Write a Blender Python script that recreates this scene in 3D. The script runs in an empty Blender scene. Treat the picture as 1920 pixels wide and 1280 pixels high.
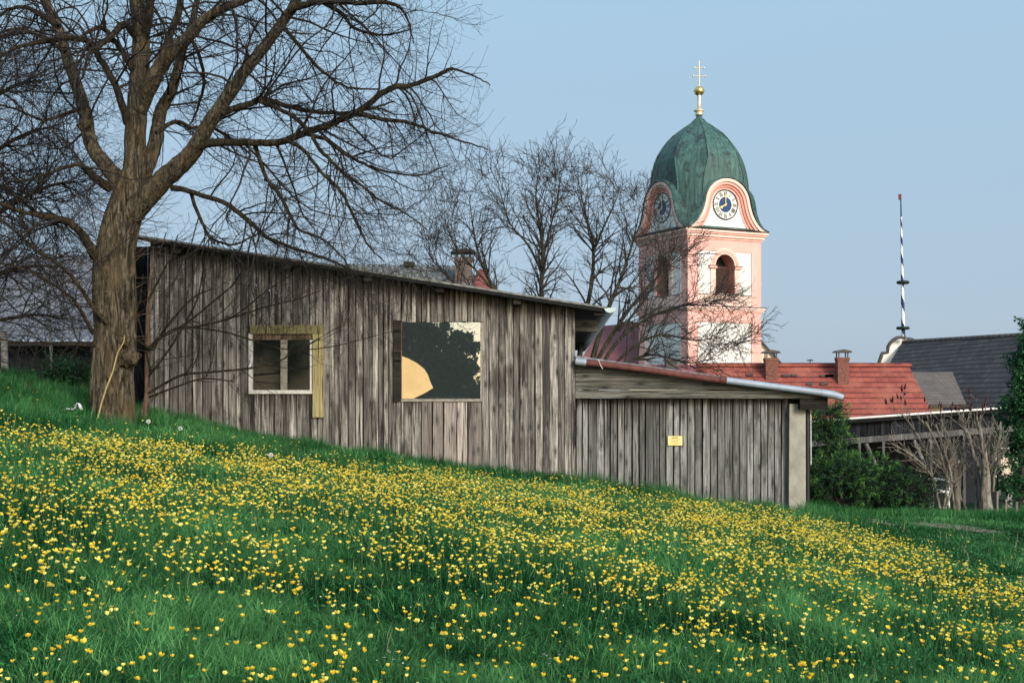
import bpy, math, random
import numpy as np
from mathutils import Vector, Matrix
random.seed(7)
rng = np.random.default_rng(11)
R_ = math.radians
scene = bpy.context.scene
COL = scene.collection

# ------------------------------------------------------------------ camera
F, CX, HY = 2400.0, 960.0, 750.0          # focal length and horizon in pixels of the 1920 px photograph
cam = bpy.data.objects.new('camera', bpy.data.cameras.new('camera'))
COL.objects.link(cam)
cam.location = (0, 0, 0); cam.rotation_euler = (R_(90), 0, 0)
cam.data.sensor_width = 36; cam.data.lens = 36 * F / 1920
cam.data.shift_y = (HY - 640) / 1920
cam.data.clip_start = 0.1; cam.data.clip_end = 3000
scene.camera = cam

# ------------------------------------------------------------------ sky, sun, exposure
SUN_AZ, SUN_EL = R_(150), R_(24)          # azimuth from +Y towards +X: low behind the camera, to the right
world = bpy.data.worlds.new('World'); scene.world = world; world.use_nodes = True
wt = world.node_tree; wt.nodes.clear()
sky = wt.nodes.new('ShaderNodeTexSky'); sky.sky_type = 'NISHITA'; sky.sun_disc = False
sky.sun_elevation = SUN_EL; sky.sun_rotation = SUN_AZ
sky.air_density = 1.0; sky.dust_density = 1.6; sky.ozone_density = 1.2; sky.altitude = 300
bg = wt.nodes.new('ShaderNodeBackground'); bg.inputs[1].default_value = 0.15
wo = wt.nodes.new('ShaderNodeOutputWorld')
# thin even haze veil over the sky away from the sun: pale blue above, greyer towards the horizon
tcw = wt.nodes.new('ShaderNodeTexCoord'); nv = wt.nodes.new('ShaderNodeVectorMath'); nv.operation = 'NORMALIZE'
wt.links.new(tcw.outputs['Generated'], nv.inputs[0]); spw = wt.nodes.new('ShaderNodeSeparateXYZ'); wt.links.new(nv.outputs[0], spw.inputs[0])
rw = wt.nodes.new('ShaderNodeValToRGB'); rw.color_ramp.elements[0].position = 0.0; rw.color_ramp.elements[1].position = .36
rw.color_ramp.elements[0].color = (1.88, 2.34, 2.92, 1); rw.color_ramp.elements[1].color = (1.90, 2.92, 3.74, 1)
wt.links.new(spw.outputs[2], rw.inputs[0])
dp = wt.nodes.new('ShaderNodeVectorMath'); dp.operation = 'DOT_PRODUCT'; wt.links.new(nv.outputs[0], dp.inputs[0])
dp.inputs[1].default_value = (math.sin(SUN_AZ), math.cos(SUN_AZ), 0)
mr = wt.nodes.new('ShaderNodeMapRange'); mr.inputs[1].default_value = -.1; mr.inputs[2].default_value = .7; mr.inputs[3].default_value = .92; mr.inputs[4].default_value = 0
wt.links.new(dp.outputs['Value'], mr.inputs[0])
mw_ = wt.nodes.new('ShaderNodeMix'); mw_.data_type = 'RGBA'; wt.links.new(mr.outputs[0], mw_.inputs[0]); wt.links.new(sky.outputs[0], mw_.inputs[6]); wt.links.new(rw.outputs[0], mw_.inputs[7])
wt.links.new(mw_.outputs[2], bg.inputs[0]); wt.links.new(bg.outputs[0], wo.inputs[0])
sl = bpy.data.lights.new('sun', 'SUN'); sl.energy = 2.2; sl.angle = R_(18); sl.color = (1.0, 0.93, 0.84)
so = bpy.data.objects.new('sun', sl); COL.objects.link(so)
sd = Vector((math.sin(SUN_AZ) * math.cos(SUN_EL), math.cos(SUN_AZ) * math.cos(SUN_EL), math.sin(SUN_EL)))
so.rotation_euler = sd.to_track_quat('Z', 'Y').to_euler()
so.location = sd * 50
scene.view_settings.view_transform = 'Standard'; scene.view_settings.look = 'None'
scene.view_settings.exposure = 0.5; scene.view_settings.gamma = 1
scene.cycles.max_bounces = 6; scene.cycles.transparent_max_bounces = 8

# ------------------------------------------------------------------ helpers
def tag(o, label=None, cat=None, group=None, kind=None):
    if label: o['label'] = label
    if cat: o['category'] = cat
    if group: o['group'] = group
    if kind: o['kind'] = kind
    return o

def empty(name, loc=(0, 0, 0), rz=0, parent=None):
    o = bpy.data.objects.new(name, None); COL.objects.link(o)
    o.location = loc; o.rotation_euler = (0, 0, rz); o.empty_display_size = .2
    if parent: o.parent = parent
    return o

def at(px, py, Y):
    return Vector(((px - CX) / F * Y, Y, (HY - py) / F * Y))

class MB:
    """collects faces; build() links them as one mesh object"""
    def __init__(s): s.v = []; s.f = []; s.m = []; s.a = []; s.b = []; s.sm = []
    def add(s, vs, fs, mi=0, a=0.5, b=None, smooth=False):
        k = len(s.v); s.v += [tuple(p) for p in vs]
        s.a += [a] * len(vs)
        s.b += (list(b) if b is not None else [1.0] * len(vs))
        for f in fs: s.f.append([k + i for i in f]); s.m.append(mi); s.sm.append(smooth)
    def box(s, x0, x1, y0, y1, z0, z1, mi=0, a=0.5):
        vs = [(x, y, z) for z in (z0, z1) for y in (y0, y1) for x in (x0, x1)]
        s.add(vs, [(0, 2, 3, 1), (4, 5, 7, 6), (0, 1, 5, 4), (2, 6, 7, 3), (0, 4, 6, 2), (1, 3, 7, 5)], mi, a)
    def hexa(s, vs, mi=0, a=0.5, b=None):   # 8 verts: bottom 4 ccw, top 4 ccw
        s.add(vs, [(0, 3, 2, 1), (4, 5, 6, 7), (0, 1, 5, 4), (1, 2, 6, 5), (2, 3, 7, 6), (3, 0, 4, 7)], mi, a, b)
    def prism_xz(s, pts, y0, y1, mi=0, a=0.5, smooth=False):   # outline in x,z, extruded along y
        n = len(pts)
        vs = [(x, y0, z) for x, z in pts] + [(x, y1, z) for x, z in pts]
        s.add(vs, [tuple(range(n)), tuple(range(2 * n - 1, n - 1, -1))], mi, a)
        s.add(vs, [(i, i + n, (i + 1) % n + n, (i + 1) % n) for i in range(n)], mi, a, smooth=smooth)
    def tube(s, pts, rad, n=8, mi=0, a=0.5, caps=True, smooth=True):
        pts = [Vector(p) for p in pts]
        if not hasattr(rad, '__len__'): rad = [rad] * len(pts)
        vs = []; up = None
        for i, p in enumerate(pts):
            t = (pts[min(i + 1, len(pts) - 1)] - pts[max(i - 1, 0)]).normalized()
            if up is None: up = Vector((0, 0, 1)) if abs(t.z) < .9 else Vector((0, 1, 0))
            u = t.cross(up).normalized(); w = u.cross(t); up = w
            for k in range(n):
                c = 2 * math.pi * k / n
                vs.append(p + (u * math.cos(c) + w * math.sin(c)) * rad[i])
        fs = [(i * n + k, i * n + (k + 1) % n, (i + 1) * n + (k + 1) % n, (i + 1) * n + k) for i in range(len(pts) - 1) for k in range(n)]
        s.add(vs, fs, mi, a, smooth=smooth)
        if caps: s.add(vs[:n], [tuple(range(n - 1, -1, -1))], mi, a); s.add(vs[-n:], [tuple(range(n))], mi, a)
    def lathe(s, prof, cx=0, cy=0, n=16, mi=0, a=0.5, smooth=True):   # prof: (r, z)
        vs = [(cx + r * math.cos(2 * math.pi * k / n), cy + r * math.sin(2 * math.pi * k / n), z) for r, z in prof for k in range(n)]
        s.add(vs, [(i * n + k, i * n + (k + 1) % n, (i + 1) * n + (k + 1) % n, (i + 1) * n + k) for i in range(len(prof) - 1) for k in range(n)], mi, a, smooth=smooth)
    def build(s, name, mats, parent=None, loc=None, rz=0):
        me = bpy.data.meshes.new(name); me.from_pydata(s.v, [], s.f)
        if not isinstance(mats, (list, tuple)): mats = [mats]
        for m in mats: me.materials.append(m)
        me.polygons.foreach_set('material_index', s.m); me.polygons.foreach_set('use_smooth', s.sm)
        at_ = me.attributes.new('rnd', 'FLOAT', 'POINT'); at_.data.foreach_set('value', s.a)
        bt_ = me.attributes.new('below', 'FLOAT', 'POINT'); bt_.data.foreach_set('value', s.b)
        me.update()
        o = bpy.data.objects.new(name, me); COL.objects.link(o)
        if parent: o.parent = parent
        if loc is not None: o.location = loc
        o.rotation_euler = (0, 0, rz)
        return o

def np_mesh(name, verts, quads=None, tris=None, mats=(), attr=None, parent=None, smooth=False, mi=None):
    me = bpy.data.meshes.new(name)
    nv = len(verts); q = 0 if quads is None else len(quads); t = 0 if tris is None else len(tris)
    me.vertices.add(nv); me.vertices.foreach_set('co', np.ascontiguousarray(verts, dtype=np.float32).ravel())
    parts = []; tot = []
    if q: parts.append(np.asarray(quads).ravel()); tot.append(np.full(q, 4))
    if t: parts.append(np.asarray(tris).ravel()); tot.append(np.full(t, 3))
    loops = np.concatenate(parts).astype(np.int32); tot = np.concatenate(tot).astype(np.int32)
    start = np.concatenate([[0], np.cumsum(tot)[:-1]]).astype(np.int32)
    me.loops.add(len(loops)); me.loops.foreach_set('vertex_index', loops)
    me.polygons.add(len(tot)); me.polygons.foreach_set('loop_start', start); me.polygons.foreach_set('loop_total', tot)
    if smooth: me.polygons.foreach_set('use_smooth', np.ones(len(tot), dtype=bool))
    for m in (mats if isinstance(mats, (list, tuple)) else [mats]): me.materials.append(m)
    if mi is not None: me.polygons.foreach_set('material_index', np.asarray(mi, dtype=np.int32))
    if attr is not None:
        a = me.attributes.new('rnd', 'FLOAT', 'POINT'); a.data.foreach_set('value', np.asarray(attr, dtype=np.float32))
    me.update(calc_edges=True)
    o = bpy.data.objects.new(name, me); COL.objects.link(o)
    if parent: o.parent = parent
    return o

# ------------------------------------------------------------------ materials
class NT:
    def __init__(s, name):
        s.mat = bpy.data.materials.new(name); s.mat.use_nodes = True
        s.t = s.mat.node_tree; s.b = s.t.nodes['Principled BSDF']
    def n(s, typ, **kw):
        nd = s.t.nodes.new(typ)
        for k, v in kw.items():
            if k.startswith('i_'):
                key = k[2:]; key = int(key) if key.isdigit() else key.replace('_', ' ')
                nd.inputs[key].default_value = v
            else: setattr(nd, k, v)
        return nd
    def l(s, a, b): s.t.links.new(a, b)
    def coord(s, scale=(1, 1, 1), rnd=0.0):
        tc = s.n('ShaderNodeTexCoord'); mp = s.n('ShaderNodeMapping'); mp.inputs['Scale'].default_value = scale
        s.l(tc.outputs['Object'], mp.inputs[0])
        if rnd:
            at_ = s.n('ShaderNodeAttribute', attribute_name='rnd')
            mul = s.n('ShaderNodeMath', operation='MULTIPLY', i_1=rnd); s.l(at_.outputs['Fac'], mul.inputs[0])
            s.l(mul.outputs[0], s.comb(mul.outputs[0], mp))
        return mp.outputs[0]
    def comb(s, val, mp):
        c = s.n('ShaderNodeCombineXYZ'); s.l(val, c.inputs[0]); s.l(val, c.inputs[2]); s.l(c.outputs[0], mp.inputs['Location'])
        return c.inputs[1]
    def noise(s, vec, scale=5, detail=4, rough=.6, dist=0):
        nd = s.n('ShaderNodeTexNoise'); nd.inputs['Scale'].default_value = scale; nd.inputs['Detail'].default_value = detail
        nd.inputs['Roughness'].default_value = rough; nd.inputs['Distortion'].default_value = dist
        s.l(vec, nd.inputs['Vector']); return nd.outputs['Fac']
    def ramp(s, fac, stops, interp='LINEAR'):
        r = s.n('ShaderNodeValToRGB'); cr = r.color_ramp; cr.interpolation = interp
        while len(cr.elements) < len(stops): cr.elements.new(.5)
        for e, (p, c) in zip(cr.elements, stops):
            e.position = p; e.color = (c[0], c[1], c[2], 1) if hasattr(c, '__len__') else (c, c, c, 1)
        s.l(fac, r.inputs[0]); return r.outputs[0]
    def mix(s, fac, a, b, mode='MIX'):
        m = s.n('ShaderNodeMix', data_type='RGBA', blend_type=mode)
        for src, i in ((fac, 0), (a, 6), (b, 7)):
            if hasattr(src, 'is_output') or hasattr(src, 'links'): s.l(src, m.inputs[i])
            else: m.inputs[i].default_value = src if i == 0 else (src[0], src[1], src[2], 1)
        return m.outputs[2]
    def math(s, op, a, b=0.0):
        m = s.n('ShaderNodeMath', operation=op)
        for i, v in ((0, a), (1, b)):
            if hasattr(v, 'links'): s.l(v, m.inputs[i])
            else: m.inputs[i].default_value = v
        return m.outputs[0]
    def bump(s, h, strength=.5, dist=.01):
        b = s.n('ShaderNodeBump'); b.inputs['Strength'].default_value = strength; b.inputs['Distance'].default_value = dist
        s.l(h, b.inputs['Height']); s.l(b.outputs[0], s.b.inputs['Normal'])
    def attr(s, nm): return s.n('ShaderNodeAttribute', attribute_name=nm).outputs['Fac']
    def fin(s, col, rough=.8, metal=0, spec=.3):
        if hasattr(col, 'links'): s.l(col, s.b.inputs['Base Color'])
        else: s.b.inputs['Base Color'].default_value = (*col, 1)
        s.b.inputs['Roughness'].default_value = rough; s.b.inputs['Metallic'].default_value = metal
        s.b.inputs['Specular IOR Level'].default_value = spec
        return s.mat

def plain(name, col, rough=.7, metal=0, spec=.3, var=.25, scale=6, bump=0):
    t = NT(name); v = t.coord()
    n = t.noise(v, scale, 6)
    c = t.ramp(n, [(.25, [x * (1 - var) for x in col]), (.75, [min(1, x * (1 + var)) for x in col])])
    if bump: t.bump(t.noise(v, scale * 4, 4), bump, .01)
    return t.fin(c, rough, metal, spec)

def wood(name, dark, mid, light, axis='z', stain=True, knots=True, grain=1.0, algae=0.0):
    t = NT(name)
    st = {'z': (1, 1, .03), 'x': (.03, 1, 1)}[axis]
    v = t.coord(st, rnd=37.0)
    fine = t.noise(v, 85 * grain, 6, .75)
    wide = t.noise(v, 24 * grain, 6, .72, .3)
    crack = t.noise(v, 34 * grain, 3, .5, .3)
    f = t.math('ADD', t.math('MULTIPLY', fine, .60), t.math('MULTIPLY', wide, .47))
    c = t.ramp(f, [(.38, dark), (.47, [(x + y) * .42 for x, y in zip(dark, mid)]), (.54, mid), (.66, light)])
    tone = t.math('MULTIPLY_ADD', t.attr('rnd'), .95)
    t.t.nodes[-1].inputs[2].default_value = .55
    # per plank tone
    tn = t.n('ShaderNodeCombineColor'); [t.l(tone, tn.inputs[i]) for i in range(3)]
    c = t.mix(1.0, c, tn.outputs[0], 'MULTIPLY')
    ck = t.ramp(crack, [(.33, .0), (.38, 1.0)])
    c = t.mix(t.math('SUBTRACT', 1.0, ck), c, [x * .35 for x in dark])
    h = t.math('MULTIPLY', fine, .6); h = t.math('ADD', h, t.math('MULTIPLY', ck, .5))
    if knots:
        kv = t.coord((1, 1, 1), rnd=19.0); ks = t.n('ShaderNodeSeparateXYZ'); t.l(kv, ks.inputs[0]); kc = t.n('ShaderNodeCombineXYZ')
        t.l(t.math('MULTIPLY', ks.outputs[0], 5.2 if axis == 'z' else 1.7), kc.inputs[0]); t.l(t.math('MULTIPLY', ks.outputs[2], 1.7 if axis == 'z' else 5.2), kc.inputs[1])
        vo = t.n('ShaderNodeTexVoronoi', voronoi_dimensions='2D'); vo.inputs['Scale'].default_value = 1.0; t.l(kc.outputs[0], vo.inputs['Vector'])
        k = t.ramp(vo.outputs['Distance'], [(.03, 1), (.085, .85), (.11, .1), (.14, .5), (.20, 0)])
        c = t.mix(t.math('MULTIPLY', k, .85), c, [x * .5 for x in dark])
    if stain:
        # weathering: rain-blackened streaks that run down from the top, by distance below the top end of each board
        sv = t.coord((1, 1, .02), rnd=5.0)
        s1 = t.noise(sv, 26, 4, .6)
        b = t.attr('below')
        lim = t.math('MULTIPLY_ADD', s1, 2.6); t.t.nodes[-1].inputs[2].default_value = -.98
        d = t.math('SUBTRACT', lim, b)
        m = t.ramp(t.math('MULTIPLY', d, 3.0), [(.0, 0), (.9, 1)])
        c = t.mix(t.math('MULTIPLY', m, .85), c, (.035, .024, .02))
        # big soft weather blotches
        bl = t.noise(t.coord((1, 1, .35), rnd=3.0), 3.2, 5, .65)
        mb = t.ramp(bl, [(.50, 0), (.60, 1)])
        c = t.mix(t.math('MULTIPLY', mb, .7), c, [x * .75 for x in dark])
    if algae:
        tc = t.n('ShaderNodeTexCoord'); sp = t.n('ShaderNodeSeparateXYZ'); t.l(tc.outputs['Object'], sp.inputs[0])
        nn = t.noise(t.coord((1, 1, .3)), 3, 4)
        a = t.ramp(t.math('ADD', t.math('MULTIPLY', sp.outputs[2], -.55), nn), [(.25, 0), (.75, algae)])
        c = t.mix(a, c, (.045, .06, .035))
    t.bump(h, .9, .012)
    return t.fin(c, .9, 0, .15)

M = {}
M['plank_old'] = wood('weathered_planks', (.058, .053, .047), (.195, .183, .162), (.47, .45, .40))
M['plank_grey'] = wood('grey_planks', (.085, .086, .082), (.20, .20, .193), (.38, .38, .365), algae=.15)
M['plank_fresh'] = wood('newer_planks', (.12, .10, .09), (.27, .235, .21), (.42, .38, .34), stain=False)
M['fascia'] = wood('fascia_boards', (.035, .036, .03), (.09, .09, .075), (.19, .187, .16), axis='x', stain=False)
M['trim_wood'] = wood('trim_boards', (.16, .14, .06), (.26, .23, .11), (.36, .32, .17), stain=False, knots=False)
M['beam'] = wood('dark_beams', (.012, .011, .010), (.03, .026, .022), (.06, .052, .044), axis='x', stain=False, knots=False)
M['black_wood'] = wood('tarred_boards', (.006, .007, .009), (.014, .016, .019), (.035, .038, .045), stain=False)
M['tar'] = plain('roofing_felt', (.008, .010, .010), .9)
M['white_paint'] = plain('flaking_white_paint', (.62, .61, .56), .7, var=.35, scale=22)
M['grey_paint'] = plain('greyed_paint', (.26, .24, .20), .8, var=.4, scale=18)
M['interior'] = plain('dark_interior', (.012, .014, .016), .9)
M['concrete'] = plain('concrete', (.30, .29, .24), .9, var=.3, scale=5, bump=.3)
M['zinc'] = plain('zinc', (.30, .36, .42), .6, .25, .4, var=.15, scale=9)
M['pale_zinc'] = plain('pale_gutter', (.42, .52, .50), .5, .3, .5)
M['rust'] = plain('rusty_red_pipe', (.12, .042, .036), .7, var=.45, scale=10)
M['black_metal'] = plain('black_metal', (.02, .02, .022), .5, .3)
M['tan_fill'] = plain('tan_shape', (.62, .44, .21), .8, var=.14, scale=3)
M['gold'] = plain('gilding', (.83, .62, .22), .3, .9, .5, var=.1)
M['dull_gold'] = plain('gilded_cross', (.75, .62, .4), .4, .6, .5, var=.1)
M['white_plastic'] = plain('white_plastic', (.75, .74, .70), .4, var=.05)
M['paper'] = plain('white_paper', (.72, .78, .80), .8, var=.08)
M['clock_blue'] = plain('clock_blue', (.015, .05, .14), .4, var=.1)
M['clock_white'] = plain('clock_face_white', (.76, .76, .70), .5, var=.05)
M['clock_black'] = plain('clock_black', (.015, .015, .018), .5, var=.1)
M['stripe_white'] = plain('maypole_white', (.72, .74, .76), .6, var=.05)
M['stripe_blue'] = plain('maypole_blue', (.010, .022, .10), .6, var=.1)
M['flag_red'] = plain('flag_red', (.13, .03, .028), .8)
M['wreath'] = plain('wreath_green', (.012, .03, .018), .9, var=.5, scale=20)
M['brick'] = plain('chimney_brick', (.17, .075, .055), .9, var=.5, scale=14)
M['sign_yellow'] = plain('sign_yellow', (.82, .68, .28), .5, var=.06)
M['sign_ink'] = plain('sign_ink', (.10, .085, .03), .7)

def plaster(name, col, streak=.12):
    t = NT(name); v = t.coord((1, 1, .25)); v2 = t.coord()
    c = t.ramp(t.noise(v, 2.2, 6, .65), [(.3, [x * (1 - streak) for x in col]), (.65, col)])
    c = t.mix(t.ramp(t.noise(v2, 1.1, 5), [(.5, 0), (.85, .18)]), c, [col[0] * .78, col[1] * .76, col[2] * .78])
    t.bump(t.noise(v2, 12, 3), .15, .02)
    return t.fin(c, .9)
M['white_plaster'] = plaster('white_plaster', (.80, .79, .74))
M['pink'] = plaster('pink_plaster', (.78, .44, .38), .14)
M['pink_deep'] = plaster('deeper_pink_plaster', (.66, .28, .22), .16)
M['pink_pale'] = plaster('pale_pink_plaster', (.82, .58, .50), .10)
M['cream'] = plaster('cream_plaster', (.72, .62, .48))
M['lead'] = plain('lead_flashing', (.06, .055, .05), .6)

def copper():
    t = NT('green_copper'); v = t.coord((1, 1, .12)); v2 = t.coord()
    c = t.ramp(t.noise(v, 4.5, 6, .7), [(.3, (.020, .055, .052)), (.5, (.042, .105, .092)), (.72, (.09, .175, .15))])
    br = t.n('ShaderNodeTexVoronoi', distance='CHEBYCHEV'); br.inputs['Scale'].default_value = .9
    t.l(t.coord((1, 1, .6)), br.inputs['Vector'])
    tone = t.ramp(br.outputs['Color'], [(0, .62), (1, 1.25)])
    c = t.mix(.75, c, tone, 'MULTIPLY')
    d = t.ramp(t.noise(v2, .9, 6, .75), [(.53, 0), (.60, .85)])
    c = t.mix(d, c, (.022, .028, .03))
    t.bump(t.noise(v, 9, 3), .25, .05)
    return t.fin(c, .55, .0, .4)
M['copper'] = copper()

def tiles(name, a, b, grout, row=.32, colw=.24, patch=None):
    """roof tiles: courses along local z' and columns along x, in the slope's own object axes (x across, y down the slope)"""
    t = NT(name)
    tc = t.n('ShaderNodeTexCoord')
    sp = t.n('ShaderNodeSeparateXYZ'); t.l(tc.outputs['Object'], sp.inputs[0])
    fy = t.math('FRACT', t.math('DIVIDE', sp.outputs[1], row)); fx = t.math('FRACT', t.math('DIVIDE', sp.outputs[0], colw))
    br = t.n('ShaderNodeTexBrick'); br.offset = 0
    br.inputs['Scale'].default_value = 1; br.inputs['Brick Width'].default_value = colw; br.inputs['Row Height'].default_value = row
    br.inputs['Mortar Size'].default_value = 0; br.inputs['Bias'].default_value = 0
    br.inputs['Color1'].default_value = (*a, 1); br.inputs['Color2'].default_value = (*b, 1); br.inputs['Mortar'].default_value = (*b, 1)
    t.l(tc.outputs['Object'], br.inputs['Vector'])
    c = br.outputs['Color']
    ry = t.ramp(fy, [(0, .0), (.14, .1), (.3, 1), (1, .85)]); rx = t.ramp(fx, [(0, .45), (.14, 1), (.8, 1), (1, .55)])
    c = t.mix(ry, grout, c); c = t.mix(rx, [(x + y) / 2 for x, y in zip(grout, a)], c)
    hh = t.math('ADD', t.math('MULTIPLY', fy, -.6), t.math('MULTIPLY', rx, .25))
    n = t.noise(t.coord(), 1.3, 6, .7)
    c = t.mix(.8, c, t.ramp(n, [(.3, .68), (.7, 1.2)]), 'MULTIPLY')
    if patch:
        c = t.mix(t.ramp(t.noise(t.coord(), .7, 5), [(.5, 0), (.62, .6)]), c, patch)
    t.bump(hh, .7, .05)
    return t.fin(c, .75, 0, .3)
M['red_tile'] = tiles('red_roof_tiles', (.36, .095, .065), (.28, .07, .052), (.07, .02, .018), patch=(.37, .13, .09))
M['mauve_tile'] = tiles('mauve_roof_tiles', (.30, .11, .11), (.24, .09, .095), (.10, .045, .05))
M['dark_tile'] = tiles('dark_roof_tiles', (.048, .048, .050), (.08, .076, .078), (.012, .012, .013), row=.36, colw=.3)
M['brown_tile'] = tiles('brown_roof_tiles', (.15, .125, .105), (.19, .16, .14), (.06, .05, .045))
def corr(name, a, b):
    t = NT(name); v = t.coord()
    w = t.n('ShaderNodeTexWave', wave_type='BANDS', bands_direction='X'); w.inputs['Scale'].default_value = 1.77
    w.inputs['Distortion'].default_value = .0; t.l(v, w.inputs['Vector'])
    c = t.mix(t.ramp(t.noise(v, 3, 6, .75), [(.35, 0), (.65, 1)]), a, b)
    c = t.mix(t.ramp(w.outputs['Fac'], [(0, .45), (.45, 0)]), c, [x * .35 for x in a])
    return t.fin(c, .85)
M['corrugated'] = corr('corrugated_sheets', (.12, .125, .15), (.27, .28, .30))
M['corrugated_moss'] = corr('mossy_corrugated_sheets', (.13, .14, .13), (.26, .26, .24))

def bark(name, dark, mid, light, moss, gold=None, sc=1.0):
    t = NT(name); v = t.coord((1, 1, .16))
    f = t.noise(v, 34 * sc, 8, .8, .8); g = t.noise(v, 12 * sc, 5, .65, 1.4)
    h = t.math('ADD', t.math('MULTIPLY', f, .5), t.math('MULTIPLY', g, .55))
    c = t.ramp(h, [(.44, dark), (.52, mid), (.60, light)])
    c = t.mix(t.ramp(t.noise(t.coord(), 2.6, 5, .6), [(.46, 0), (.66, .45)]), c, moss)
    if gold:
        c = t.mix(t.ramp(t.noise(t.coord((1, 1, .3)), 5.5, 4, .6), [(.5, 0), (.66, .5)]), c, gold)
    t.bump(h, 1.0, .09)
    return t.fin(c, .95, 0, .1)
M['bark'] = bark('furrowed_bark', (.010, .009, .007), (.070, .058, .042), (.22, .185, .13), (.08, .075, .038), (.16, .112, .055), sc=1.3)
M['bark_limb'] = bark('limb_bark', (.010, .009, .007), (.034, .028, .020), (.085, .068, .045), (.048, .045, .02))
M['twig'] = plain('dark_twigs', (.020, .017, .015), .9, var=.4, scale=2)
M['bark_moss'] = bark('mossy_grey_bark', (.015, .015, .012), (.045, .043, .034), (.09, .088, .062), (.045, .055, .022))
M['twig_grey'] = plain('grey_brown_twigs', (.036, .032, .027), .9, var=.4, scale=1.5)
M['bark_pale'] = bark('pale_grey_bark', (.10, .09, .075), (.26, .235, .195), (.42, .385, .32), (.14, .135, .09))
M['bark_red'] = bark('reddish_bark', (.06, .04, .03), (.17, .115, .08), (.28, .20, .14), (.10, .085, .05))
M['sumac_red'] = plain('sumac_cones', (.055, .014, .014), .9, var=.5, scale=30)
M['peeled'] = plain('peeled_stick', (.30, .24, .10), .8, var=.3)
M['post_wood'] = plain('pale_posts', (.42, .40, .36), .85, var=.4, scale=9, bump=.4)

def leafmat(name, c0, c1, c2, trans=.3, rough=.6, patch=0):
    t = NT(name)
    a = t.attr('rnd'); c = t.ramp(a, [(0, c0), (.55, c1), (1, c2)])
    if patch:
        c = t.mix(t.ramp(t.noise(t.coord(), patch, 3), [(.4, .0), (.65, .5)]), c, [(x + y) * .62 for x, y in zip(c1, c2)])
    t.fin(c, rough, 0, .1)
    tr = t.n('ShaderNodeBsdfTranslucent'); t.l(c, tr.inputs[0])
    mx = t.n('ShaderNodeMixShader'); mx.inputs[0].default_value = trans
    out = t.t.nodes['Material Output']
    t.l(t.b.outputs[0], mx.inputs[1]); t.l(tr.outputs[0], mx.inputs[2]); t.l(mx.outputs[0], out.inputs[0])
    return t.mat
M['grass'] = leafmat('meadow_grass', (.004, .027, .010), (.018, .135, .036), (.19, .46, .16), .28, patch=.6)
M['herb'] = leafmat('meadow_herbs', (.006, .045, .014), (.022, .15, .04), (.10, .34, .10), .3)
M['stem'] = leafmat('flower_stems', (.03, .12, .04), (.06, .17, .06), (.14, .26, .10), .2)
M['straw'] = leafmat('dry_stalks', (.30, .28, .16), (.40, .36, .22), (.50, .46, .30), .2)
M['petal'] = leafmat('yellow_petals', (.80, .54, .04), (.94, .76, .09), (.98, .90, .28), .3, .4)
M['pink_petal'] = leafmat('pale_pink_petals', (.55, .38, .55), (.65, .5, .62), (.75, .62, .7), .3)
M['fluff'] = leafmat('seed_head_down', (.78, .80, .78), (.84, .86, .84), (.9, .9, .9), .4)
M['conifer'] = leafmat('conifer_needles', (.008, .028, .018), (.018, .065, .036), (.06, .14, .05), .15)
M['lime_tips'] = leafmat('fresh_conifer_tips', (.04, .12, .03), (.09, .22, .05), (.18, .34, .07), .25)
M['ivy'] = leafmat('bright_leaves', (.012, .05, .022), (.03, .11, .045), (.08, .22, .08), .3)
M['dead_brush'] = leafmat('brown_brush', (.03, .018, .014), (.06, .035, .028), (.10, .06, .045), .1)
M['dark_leaf'] = leafmat('dark_leaves', (.015, .035, .024), (.03, .06, .036), (.05, .09, .045), .2)

def ground_mat():
    t = NT('meadow_ground'); v = t.coord()
    c = t.ramp(t.noise(v, 1.5, 7, .7), [(.3, (.010, .020, .008)), (.55, (.012, .05, .014)), (.75, (.02, .085, .022))])
    t.bump(t.noise(v, 30, 5), .8, .04)
    return t.fin(c, 1, 0, .1)
M['ground'] = ground_mat()
M['gravel'] = plain('gravel', (.21, .18, .13), .95, var=.75, scale=14, bump=.7)

def glass(name, refl, rough=.02, diff=.06):
    t = NT(name); out = t.t.nodes['Material Output']
    tr = t.n('ShaderNodeBsdfTransparent'); tr.inputs[0].default_value = (.92, .93, .92, 1)
    gl = t.n('ShaderNodeBsdfGlossy'); gl.inputs['Roughness'].default_value = rough; gl.inputs[0].default_value = (.9, .88, .85, 1)
    df = t.n('ShaderNodeBsdfDiffuse'); df.inputs[0].default_value = (.10, .135, .135, 1)
    m0 = t.n('ShaderNodeMixShader'); m0.inputs[0].default_value = diff; t.l(tr.outputs[0], m0.inputs[1]); t.l(df.outputs[0], m0.inputs[2])
    m1 = t.n('ShaderNodeMixShader'); m1.inputs[0].default_value = refl; t.l(m0.outputs[0], m1.inputs[1]); t.l(gl.outputs[0], m1.inputs[2])
    t.l(m1.outputs[0], out.inputs[0]); return t.mat
M['glass_mirror'] = glass('reflecting_glass', .42, diff=.32, rough=.008)
M['glass_dim'] = glass('dusty_glass', .03, rough=.05, diff=.035)

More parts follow.
